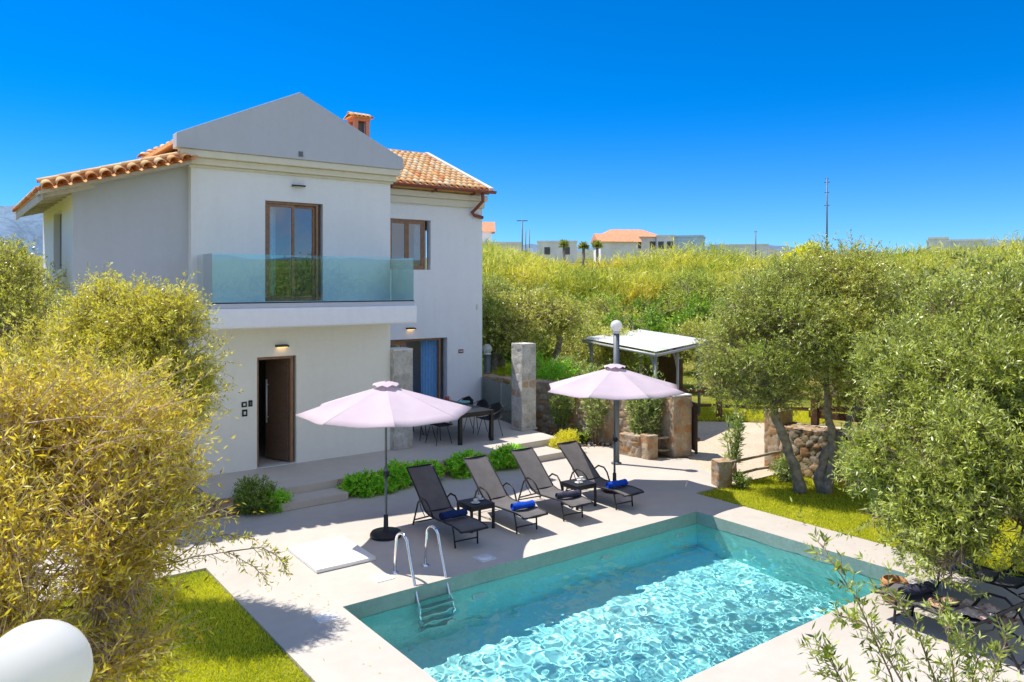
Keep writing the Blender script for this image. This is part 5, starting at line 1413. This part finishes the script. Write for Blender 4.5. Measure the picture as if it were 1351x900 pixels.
# big olive whose branches fill the right of the picture
root = (12.55,3.75,-.05)
T_ = Vector(root)
make_tree('olive_tree', root, [([(0,0,0),(-.05,.05,.7),(-.3,.25,1.3),(-.75,.75,1.8),(-1.1,1.3,2.3)], [.26,.21,.17,.12,.07]), ([(0,0,.6),(.1,.3,1.4),(.2,.8,2.2),(.3,1.3,2.9)], [.18,.15,.11,.06]), ([(-.3,.25,1.3),(-.9,.3,1.6),(-1.7,.3,1.5)], [.13,.09,.05])],
    rel(root, [(1175,560,10.6,.62),(1235,520,10.8,.75),(1300,505,10.6,.8),(1355,520,10.3,.8),(1205,620,10.0,.62),(1275,600,9.7,.75),(1345,610,9.5,.8),(1235,690,9.5,.5),(1300,670,9.1,.5),(1155,625,10.4,.42),(1128,590,10.7,.36),(1150,680,10.0,.26),(1355,700,9.0,.42),
        (1265,440,11.8,.85),(1340,430,11.6,.95),(1200,480,11.6,.7),(1255,745,8.9,.30),(1205,700,9.5,.34),(1185,660,9.8,.36)]),
    13500, .30, 14, .080, .020, 'olive_leaf', 23, 'large dense olive tree whose branches hang over the right side of the photo', stick_r=.004, gap=-.06, stick_frac=.6, f=4.4)
# hanging twig over the near lounger
root2 = (11.0,3.4,0)
# leafy shoots rising in front of the pool corner, bottom right
def shoots(name, root, stems, seed, label, lmat='olive_leaf', n=34, ll=.062, lw=.014, per=9, tl=.16, cat='shrub', tw='twig', r0=.009):
    rng = np.random.default_rng(seed); R0 = Vector(root); e = empty(name, root, 0, label, cat)
    mb = MB(); O = []; Dd = []; S0 = []; S1 = []
    for st in stems:
        pts = [Vector(p)-R0 for p in st]; k = len(pts)
        mb.tube(pts, [r0*(1-.75*i/(k-1)) for i in range(k)], 6)
        for q in range(n):
            t = (0.22+.78*q/n)*(k-1); i = min(int(t), k-2); p = pts[i].lerp(pts[i+1], t-i); d = (pts[i+1]-pts[i]).normalized()
            v = Vector(rng.normal(size=3)); v = (v-d*v.dot(d)).normalized(); d2 = (d*.75+v*.75).normalized()
            L = tl*rng.uniform(.35,1.25)*(1.15-.6*q/n)
            O.append(p); Dd.append(d2); S0.append(p); S1.append(p+d2*L)
        O.append(pts[-2].lerp(pts[-1], .6)); Dd.append((pts[-1]-pts[-2]).normalized()); S0.append(pts[-2]); S1.append(pts[-1])
    mb.build('stems', MT[tw], e)
    O = np.array([tuple(p) for p in O]); Dd = np.array([tuple(p) for p in Dd]); S0 = np.array([tuple(p) for p in S0]); S1 = np.array([tuple(p) for p in S1])
    V, F = sticks(S0, S1, .0028, .0012); np_mesh('twigs', V, F, np.full(len(F), .5), MT[tw], e)
    V, F, T = twig_leaves(rng, O, Dd, np.linalg.norm(S1-S0, axis=1)*1.1, per, ll, lw, .8); np_mesh('leaves', V, F, T, MT[lmat], e)
    return e
def path(base, pxs, D):
    return [base]+[at_depth(px, py, d_) for (px, py), d_ in zip(pxs, D)]
B0 = Vector((4.9,1.75,0))
shoots('olive_shoot', B0, [path(B0, [(1215,1040),(1175,890),(1130,790),(1078,712)], [4.3,4.35,4.4,4.45]), path(B0, [(1225,1040),(1190,900),(1150,830),(1105,810)], [4.2,4.2,4.2,4.2]), path(B0, [(1250,1040),(1235,900),(1205,820),(1165,770)], [4.3,4.3,4.3,4.3]),
    path(B0, [(1260,1050),(1262,930),(1255,860),(1240,800)], [4.1,4.1,4.1,4.1]), path(B0, [(1280,1060),(1300,950),(1310,890),(1330,840)], [4.1,4.1,4.15,4.2]), path(B0, [(1200,1060),(1130,930),(1100,880),(1082,850)], [4.0,4.0,4.0,4.0]), path(B0, [(1290,1050),(1275,930),(1290,870),(1268,835)], [4.3,4.3,4.3,4.3])],
    31, 'young olive shoots rising in front of the pool at the bottom right', 'olive_leaf', 40, .055, .013, 9, .17)

# olive beside the villa on the left
root = (2.05,10.55,-.05)
make_tree('olive_tree', root, [limb(root, [(150,800),(165,690),(180,620),(165,560),(150,500)], 9.75, [.10,.085,.07,.06,.04]), limb(root, [(170,640),(205,590),(235,530)], 9.75, [.10,.08,.05])],
    rel(root, [(190,430,10,.52),(135,440,10.3,.55),(228,470,9.9,.42),(185,500,9.7,.58),(115,515,10,.55),(238,530,9.8,.30),(228,430,9.9,.40),(252,475,9.85,.36),(170,475,10,.56),(250,520,9.8,.30),(215,520,9.7,.5),(60,520,10.2,.55),(220,395,10.1,.26),(140,395,10.2,.26),(80,560,9.9,.5),(130,580,9.7,.45),(60,480,10.4,.6),(175,560,9.7,.4)]),
    13000, .26, 13, .052, .014, 'olive_leaf_yellow', 24, 'olive tree in front of the lean-to wall on the left of the villa', stick_r=.004, f=5.5, gap=-.3)
root = (-.9,14.9,-.05)
make_tree('olive_tree', root, [([(0,0,0),(.1,0,1.0),(-.1,.1,2.0),(.2,.1,2.8)], [.2,.16,.12,.08])],
    rel(root, [(15,380,14.2,.75),(-40,400,14.2,.9),(45,425,13.8,.6),(0,460,13.6,.8),(40,500,13.4,.6),(-60,500,13.5,.8),(-30,345,14.6,.5),(10,345,14.4,.32)]),
    5200, .32, 12, .066, .019, 'olive_leaf', 25, 'tall olive tree at the left edge of the photo with mountains behind', stick_r=.005, f=4.5, gap=-.2)
root = (-2.6,17.8,-.05)
make_tree('olive_tree', root, [([(0,0,0),(.1,0,1.0),(-.1,.1,2.0),(.2,.1,2.8)], [.2,.16,.12,.08])],
    rel(root, [(0,420,18,1.1),(50,440,18,.8),(20,500,17.5,1.0),(-50,430,18,1.0)]),
    2600, .4, 12, .09, .028, 'olive_leaf', 26, 'olive tree farther back at the left edge behind the tall one', stick_r=.005)
# dry yellow bush close to the camera on the left
root = (.75,5.75,-.05)
dry = make_tree('dry_olive_bush', root, [([(-.2,0,0),(-.25,.1,.6),(-.3,.1,1.2),(-.3,.2,1.9)], [.06,.05,.04,.025]), ([(-.1,0,0),(.05,.1,.9),(.15,.3,1.6),(.3,.5,2.1)], [.045,.035,.025,.015])],
    rel(root, [(55,560,6.2,.55),(135,590,6,.50),(170,595,6.1,.34),(35,670,5.4,.50),(115,690,5.4,.48),(150,700,5.7,.34),(70,760,5.2,.42),(135,755,5.5,.34),(170,800,5.6,.22),(110,850,5.0,.36),(15,860,4.7,.40),(70,830,5.0,.36),(150,850,5.2,.28),(40,740,5.2,.40),(110,800,5.2,.34),(50,790,5.0,.46),(135,810,5.1,.40),(-10,600,5.6,.5),(185,650,5.9,.28),(5,720,5.0,.4),(90,870,4.8,.36),(150,790,5.3,.28)]),
    6600, .40, 9, .066, .0145, 'olive_leaf_gold', 27, 'dry yellow leaved olive bush with bare twigs close to the camera on the left', cat='bush', stick_r=.0036, gap=-.16, stick_frac=.75, branch_r=.012, wpow=.45, up=.45, f=3.6, outw=.5, twmat='pale_twig')
# long arching sprays at its right side
B1 = at_depth(150,760,5.6)
def spray(seed, n_, centre, D, ang0, ang1, ln0, ln1):
    rg = random.Random(seed); out = []
    for i in range(n_):
        px = centre[0]+rg.uniform(-100,50); py = centre[1]+rg.uniform(-110,90); a = rad(rg.uniform(ang0, ang1)); L = rg.uniform(ln0, ln1); d_ = D+rg.uniform(-.4,.4)
        out.append([at_depth(px+L*math.cos(a)*t, py-L*math.sin(a)*t+L*.16*t*t, d_+.1*t) for t in (0,.33,.66,1)])
    return out
shoots('dry_sprays', B1, spray(3, 85, (130,650), 5.6, 5, 62, 80, 175), 41, 'bare arching twigs with sparse yellow leaves at the right of the dry bush', 'olive_leaf_gold', 15, .05, .011, 5, .13, 'branches', 'pale_twig', .006)
B2 = at_depth(215,735,5.6)
shoots('hanging_twig', B2, [[at_depth(px, py, 5.5) for px, py in ((205,750),(255,735),(300,728),(335,748),(352,765))], [at_depth(px, py, 5.5) for px, py in ((225,742),(268,712),(300,705),(330,712))], [at_depth(px, py, 5.5) for px, py in ((300,728),(345,722),(368,735),(378,752))]],
    43, 'single leafy olive twig reaching out over the sunlit paving at the left', 'olive_leaf_yellow', 24, .042, .011, 6, .09, 'branch', 'twig', .005)

# bushes
def bush(name, loc, r, n, ll, lw, lmat, seed, label, cat='bush', group=None, per=9, up=.5, tl=.13, lumps=5):
    rng = np.random.default_rng(seed); root = empty(name, loc, 0, label, cat, group)
    bl = [((0,0,r[2]*.75), (r[0]*.8,r[1]*.8,r[2]*.75))]
    for k in range(lumps):
        a = rng.uniform(0,6.28); bl.append(((math.cos(a)*r[0]*.55, math.sin(a)*r[1]*.55, r[2]*rng.uniform(.45,1.05)), (r[0]*.5,r[1]*.5,r[2]*.55)))
    P, u, k, c = crown_points(rng, bl, n, .35, -.3, 5.0/max(r), seed)
    P[:,2] = np.maximum(P[:,2], .02)
    D = nrm(u*.8+rng.normal(size=P.shape)*.5+np.array([0,0,up]))
    V, F, T = twig_leaves(rng, P, D, tl*rng.uniform(.5,1.2,len(P)), per, ll, lw, .9, .3)
    np_mesh('leaves', V, F, T, MT[lmat], root)
    V, F = sticks(np.zeros((60,3))+rng.normal(size=(60,3))*np.array([.05,.05,0]), P[:60], .006, .003); np_mesh('stems', V, F, np.full(len(F),.5), MT['twig'], root)
    return root
PG = 'bright green bushes along the terrace front'
bush('planter_bush', (6.72,13.82,0), (.38,.24,.24), 620, .075, .030, 'bush_leaf', 51, 'first bright green bush right of the left terrace steps', 'bush', PG)
bush('planter_bush', (7.55,13.86,0), (.44,.25,.27), 700, .075, .030, 'bush_leaf', 52, 'bright green bush behind the parasol pole at the terrace edge', 'bush', PG)
bush('planter_bush', (8.15,13.88,0), (.34,.22,.22), 520, .075, .030, 'bush_leaf', 53, 'bright green bush behind the first lounger backrest', 'bush', PG)
bush('planter_bush', (9.12,13.88,0), (.44,.25,.29), 720, .075, .030, 'bush_leaf', 54, 'bright green bush between the first and second lounger backrests', 'bush', PG)
bush('planter_bush', (10.32,13.85,0), (.42,.25,.29), 700, .075, .030, 'bush_leaf', 55, 'bright green bush next to the right terrace steps', 'bush', PG)
bush('planter_bush', (7.15,13.72,0), (.28,.18,.17), 320, .07, .028, 'bush_leaf', 56, 'low small bright green bush between the first two terrace bushes', 'bush', PG)
bush('planter_bush', (9.72,13.9,0), (.28,.18,.18), 300, .07, .028, 'bush_leaf', 58, 'low small bright green bush between the second and third loungers', 'bush', PG)
bush('dark_bush', (4.64,13.82,0), (.36,.28,.42), 900, .045, .016, 'dark_bush_leaf', 57, 'dark green conical bush left of the left terrace steps')
bush('planter_bush', (5.0,13.74,0), (.20,.14,.20), 170, .06, .024, 'bush_leaf', 59, 'tiny bright green plant at the foot of the dark conical bush', 'bush', PG)
bush('yellow_bush', (12.34,14.30,0), (.32,.28,.32), 900, .035, .014, 'yellow_leaf', 60, 'small round yellow bush beside the right terrace steps')
def straps(loc, n, h_, seed, label, lmat='dark_bush_leaf'):
    rng = np.random.default_rng(seed); root = empty('strap_plant', loc, 0, label, 'plant'); V = []; F = []; T = []
    for i in range(n):
        a = rng.uniform(0,6.28); o = np.array([rng.normal()*.12, rng.normal()*.12, 0]); l = h_*rng.uniform(.6,1.2); dx = np.array([math.cos(a), math.sin(a), 0]); sd = np.array([-math.sin(a), math.cos(a), 0])
        b0 = len(V)
        for q in range(7):
            t = q/6; p = o+dx*l*.75*t+np.array([0,0,l*(1.1*t-.75*t*t)]); wd = .022*(1-t)**.6+.001
            V += [p-sd*wd, p+sd*wd]
        for q in range(6): F.append((b0+2*q,b0+2*q+1,b0+2*q+3,b0+2*q+2)); T.append(rng.uniform(0,1))
    np_mesh('leaves', V, F, T, MT[lmat], root); return root
straps((3.45,14.35,0), 90, .75, 61, 'dark strap leaved plant left of the terrace corner')
straps((3.05,14.15,0), 70, .65, 62, 'strap leaved plant half hidden behind the dry twigs left of the terrace')
straps((13.55,15.1,0), 60, .7, 63, 'strap leaved plant at the foot of the retaining wall')
def oleander(loc, h_, n, seed, label, lmat='oleander_leaf', ll=.13, spread=.35):
    rg = random.Random(seed); B = Vector(loc); st = []
    for i in range(n):
        a = rg.uniform(0,6.28); s = rg.uniform(.2,1)*spread; hh = h_*rg.uniform(.65,1.1)
        st.append([B+Vector((rg.gauss(0,.05),rg.gauss(0,.05),0)), B+Vector((math.cos(a)*s*.35,math.sin(a)*s*.35,hh*.4)), B+Vector((math.cos(a)*s*.75,math.sin(a)*s*.75,hh*.75)), B+Vector((math.cos(a)*s,math.sin(a)*s,hh))])
    return shoots('oleander', B, st, seed, label, lmat, 16, ll, .026, 6, .14, 'shrub', 'twig', .012)
oleander((13.80,13.25,0), 1.75, 22, 71, 'leafy oleander shrub behind the second parasol, left of the gate pillar')
oleander((14.02,12.95,0), 1.65, 20, 72, 'oleander shrub next to the gate pillar in the railed bed')
oleander((13.72,12.95,0), 1.25, 14, 73, 'shorter oleander in front of the railed bed')
oleander((13.70,14.7,0), 1.7, 20, 74, 'oleander with a bare stem left of the second parasol', spread=.5)
oleander((13.45,15.7,0), 1.3, 14, 75, 'dark shrub in the shade beside the tall pillar', 'dark_bush_leaf')
oleander((13.35,17.6,0), 1.2, 16, 76, 'leafy shrub behind the glass screen', 'oleander_leaf', .1)
oleander((13.55,10.22,0), 1.35, 8, 77, 'slender oleander sapling behind the two thin rails', ll=.16, spread=.3)
bush('low_bush', (13.15,9.72,-.02), (.16,.16,.16), 120, .05, .018, 'dark_bush_leaf', 78, 'small green plant at the foot of the low stone post')
bush('low_bush', (14.3,9.5,-.02), (.35,.25,.35), 300, .06, .02, 'oleander_leaf', 79, 'small bush against the end of the dry stone wall')

# the grove beyond the drive ------------------------------------------
def proto(seed, lmat, n=1500, ll=.105, lw=.036, wide=1.6, tall=3.6, per=11):
    rng = np.random.default_rng(seed); bl = []
    for k in range(9):
        a = rng.uniform(0,6.28); q = rng.uniform(.2,1)*wide*.72
        bl.append(((math.cos(a)*q, math.sin(a)*q, tall*rng.uniform(.45,.84)), (wide*.48,wide*.48,tall*.17)))
    bl.append(((0,0,tall*.8), (wide*.5,wide*.5,tall*.18)))
    return make_tree('grove_tree', (0,0,-400), [([(0,0,-.2),(.08,.03,.7),(-.05,.1,1.5),(.1,.1,tall*.6)], [.2,.16,.12,.07])], bl, n, .38, per, ll, lw, lmat, seed, 'x', 'tree', 'trees of the grove beyond the drive', stick_frac=.35, stick_r=.007)
protos = [proto(106,'bush_field',1300,.12,.05,1.6,3.0), proto(101,'field_tree_leaf'), proto(102,'olive_leaf'), proto(103,'field_tree_leaf',1500,.11,.04,1.8,3.4), proto(104,'olive_leaf_deep',1500,.10,.038,1.5,3.5), proto(105,'olive_leaf',1300,.12,.035,1.7,3.9)]
rg = random.Random(77)
WHERE = lambda px: ('beside the villa corner' if px < 720 else 'left of the carport' if px < 790 else 'behind the carport' if px < 940 else 'behind the twisted olives' if px < 1130 else 'at the right edge')
KIND = ['fresh green rounded', 'bushy yellow green', 'grey green olive', 'broad yellow green', 'dark green round', 'tall grey green olive']
DIST = {0: 'in the near row', 1: 'in the second row', 2: 'in the middle row', 3: 'in the far row', 4: 'in the farthest row', 5: 'in the last row'}
used = set(); seen_lb = {}
def in_carport(x, y): return 14.6 < x < 22.2 and 13.0 < y < 19.6 and y < 14.4+1.35*(x-14.6) and True
for ri, D in enumerate((25.5, 29.5, 34.5, 40.5, 47.5, 55)):
    step = 2.35/D*FX; px = 618+rg.uniform(0, step)
    while px < 1440:
        d = D+rg.uniform(-1.6,1.6); p = at_depth(px, 400, d); x, y = p.x, p.y
        ok = not (14.2 < x < 22.6 and 12.4 < y < 19.4) and not (x < 14.4 and y < 26.5) and not (x < 22 and 9 < y < 15.5 and x > 15)
        if ok:
            k = rg.choice((0,0,1,2,3,3,4,4,5)); s = rg.uniform(.70,1.22)*(1.0 if ri < 2 else 1.08); sx = s*rg.uniform(.95,1.15)
            if 640 < px < 950 and ri >= 4: s *= .7
            lb = f'{KIND[k]} tree {DIST[ri]} of the grove, {WHERE(px)}'
            gr = 'trees of the grove beyond the drive'
            z = hgt(x, y)-.05
            if x < 17.6 and 16.5 < y < 22.5: z = max(z, 1.05)
            if k not in used:
                used.add(k); t = protos[k]; t.location = (x, y, z); t.rotation_euler = (0, 0, rg.uniform(0,6.28)); t.scale = (sx, sx, s); t['label'] = lb; t['group'] = gr
            else: copy_tree(protos[k], (x, y, z), rg.uniform(0,6.28), (sx, sx, s), lb, gr)
        px += step*rg.uniform(.75,1.25)
# olives just behind the dry stone wall and at the back right
for (x, y, k, s, lb) in ((17.0,9.2,1,1.28,'grey green olive just behind the right part of the dry stone wall'), (17.6,6.6,4,1.25,'tall olive behind the branches at the right edge'), (16.9,4.4,1,1.2,'olive behind the dry stone wall at the far right edge'), (20.2,8.6,3,1.35,'dark round olive behind the forked trunk olive'), (22.5,6.0,0,1.3,'bushy olive far right behind the stone wall'), (15.6,21.3,1,.95,'olive on the bank behind the tall stone pillar'), (14.6,20.4,2,.8,'olive on the bank nearest the villa corner'), (16.9,20.0,0,.8,'bushy olive on the bank left of the carport roof'),
                      (23.6,12.6,2,1.0,'broad olive just behind the rail fence')):
    copy_tree(protos[k+1], (x, y, 1.0 if x < 17.6 and y > 16.5 else hgt(x, y)), rg.uniform(0,6.28), s, lb, 'olive trees around the garden')
for i, (x, y, s) in enumerate(((14.75,17.3,.7),(15.3,16.3,.6),(14.5,15.2,.5),(15.6,17.8,.75),(14.8,18.6,.8))):
    bush('bank_bush', (x,y,1.1), (s,s,s*.75), 520, .07, .022, ('bush_leaf','oleander_leaf')[i % 2], 160+i, ('bright green bush on the bank above the retaining wall, left of the carport','leafy shrub on the bank nearest the gate end of the wall','bright green low bush at the top of the retaining wall','leafy shrub on the bank in front of the carport','bright green bush on the bank above the glass screen')[i])
for i, (px, py, D, s, lm, lb) in enumerate(((1057,345,38,1.0,'flower_yellow','shrub covered in yellow flowers behind the twisted olives'),(1078,352,37,.8,'flower_yellow','smaller yellow flowering shrub right of the larger one'))):
    p = at_depth(px, py, D); g = hgt(p.x, p.y)
    bush('flowering_shrub', (p.x,p.y,g+max(0, p.z-g-1.2)), (s,s,1.3), 420, .16, .07, lm, 170+i, lb, 'shrub', None, 9, .5, .3)
tag(grass('grass', [(18.2,17.3),(16.9,16.6),(19.0,14.85),(21.1,12.6),(23.5,13.5),(21.5,17)], 30000, 9, .22), 'long yellow green grass behind the rail fence', 'grass')
tag(grass('grass', [(14.0,13.6),(14.9,13.4),(17.2,16.9),(17.4,21.6),(14.0,22),(14.2,15.6)], 26000, 10, .25), 'bright grass on the bank above the retaining wall', 'grass')
for o in bpy.data.objects:
    if o.name == 'grass.003': o.location.z = 1.19
for i in range(26):
    px = rg.uniform(625, 1400); D = rg.uniform(41, 60); p = at_depth(px, 400, D); k = rg.choice((0, 0, 1, 4, 4, 2)); s = rg.uniform(.62, 1.12)
    copy_tree(protos[k], (p.x, p.y, hgt(p.x, p.y)-.1), rg.uniform(0,6.28), (s*rg.uniform(.9,1.5), s*rg.uniform(.9,1.5), s), 'bushy green clump standing in the reed band, '+WHERE(px), 'green clumps among the reeds')
# reed bed: one mass of tall canes
def reeds(name, px0, px1, D0, D1, n, h0, h1, seed, label):
    rng = np.random.default_rng(seed)
    px = rng.uniform(px0, px1, n); D = rng.uniform(D0, D1, n); u = (px-675.5)/FX*D
    B = np.stack([cR[0]*u+cF[0]*D, cR[1]*u+cF[1]*D, np.zeros(n)], 1); B[:,2] = [hgt(x, y) for x, y in B[:,:2]]
    cl = pnoise(B*np.array([1,1,0]), .35, seed)
    h_ = rng.uniform(h0, h1, n)*(0.92+.42*cl)
    lean = rng.normal(size=(n,3))*np.array([.10,.10,0])
    V1, F1 = sticks(B, B+lean*h_[:,None]+np.array([0,0,1])*h_[:,None], .035, .015)
    per = 15; t = rng.uniform(.25,1.02,(n,per)); P = (B[:,None,:]+(lean[:,None,:]+np.array([0,0,1]))*(h_[:,None]*t)[...,None]).reshape(-1,3)
    a = rng.uniform(0,6.28,n*per); e_ = rng.uniform(.1,1.35,n*per); Dd = np.stack([np.cos(a)*np.cos(e_),np.sin(a)*np.cos(e_),np.sin(e_)],1)
    V2, F2 = leaf_quads(P, Dd, nrm(rng.normal(size=Dd.shape)+np.array([0,0,.6])), rng.uniform(.4,.85,n*per), np.full(n*per,.052))
    T2 = np.clip(np.repeat(.5+.35*cl+rng.normal(0,.12,n), per)+rng.normal(0,.25,n*per)-.35*(1-t.ravel()), 0, 1)  # lower leaves tinted darker: shade between the canes painted into the colour
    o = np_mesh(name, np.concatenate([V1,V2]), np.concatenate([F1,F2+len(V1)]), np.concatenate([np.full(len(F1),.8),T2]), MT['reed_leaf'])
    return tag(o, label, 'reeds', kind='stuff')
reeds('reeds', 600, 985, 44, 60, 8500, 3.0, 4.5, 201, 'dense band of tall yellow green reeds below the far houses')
reeds('reeds', 985, 1420, 50, 66, 5000, 3.0, 4.6, 202, 'tall yellow reeds behind the olive trees on the right')
rngf = np.random.default_rng(12); nf = 170
Pf = np.concatenate([np.stack([rngf.normal(3.9,.55,nf), rngf.normal(10.2,1.2,nf), np.full(nf,.006)],1), np.stack([rngf.normal(11.4,.5,nf), rngf.normal(5.4,1.6,nf), np.full(nf,.006)],1)])
Pf = Pf[((Pf[:,0] < PX0-.05) | (Pf[:,0] > PX1+.05)) & (Pf[:,0] > 3.2) & (Pf[:,0] < 11.98)]
af = rngf.uniform(0,6.28,len(Pf)); Df = np.stack([np.cos(af),np.sin(af),rngf.uniform(0,.25,len(Pf))],1)
Vf, Ff = leaf_quads(Pf, Df, np.tile(np.array([0,0,1.]),(len(Pf),1))+rngf.normal(size=(len(Pf),3))*.3, rngf.uniform(.03,.06,len(Pf)), np.full(len(Pf),.012))
tag(np_mesh('fallen_leaves', Vf, Ff, rngf.uniform(0,.7,len(Pf)), MT['olive_leaf_gold']), 'scattered fallen olive leaves on the paving', 'leaves', kind='stuff')
# trees behind the photographer, mirrored in the windows
for i, (x, y, s) in enumerate(((12.2,-7.0,1.4),(15.8,-8.5,1.65),(8.5,-9.5,1.3),(19.8,-8.0,1.55),(24.0,-9,1.5))):
    copy_tree(protos[1+(i*2+1) % 5], (x, y, -.05), i*1.3, s, ('olive tree','broad olive','low olive','spreading olive','old olive')[i]+' behind the photographer, seen only mirrored in the window panes', 'olive trees mirrored in the windows')
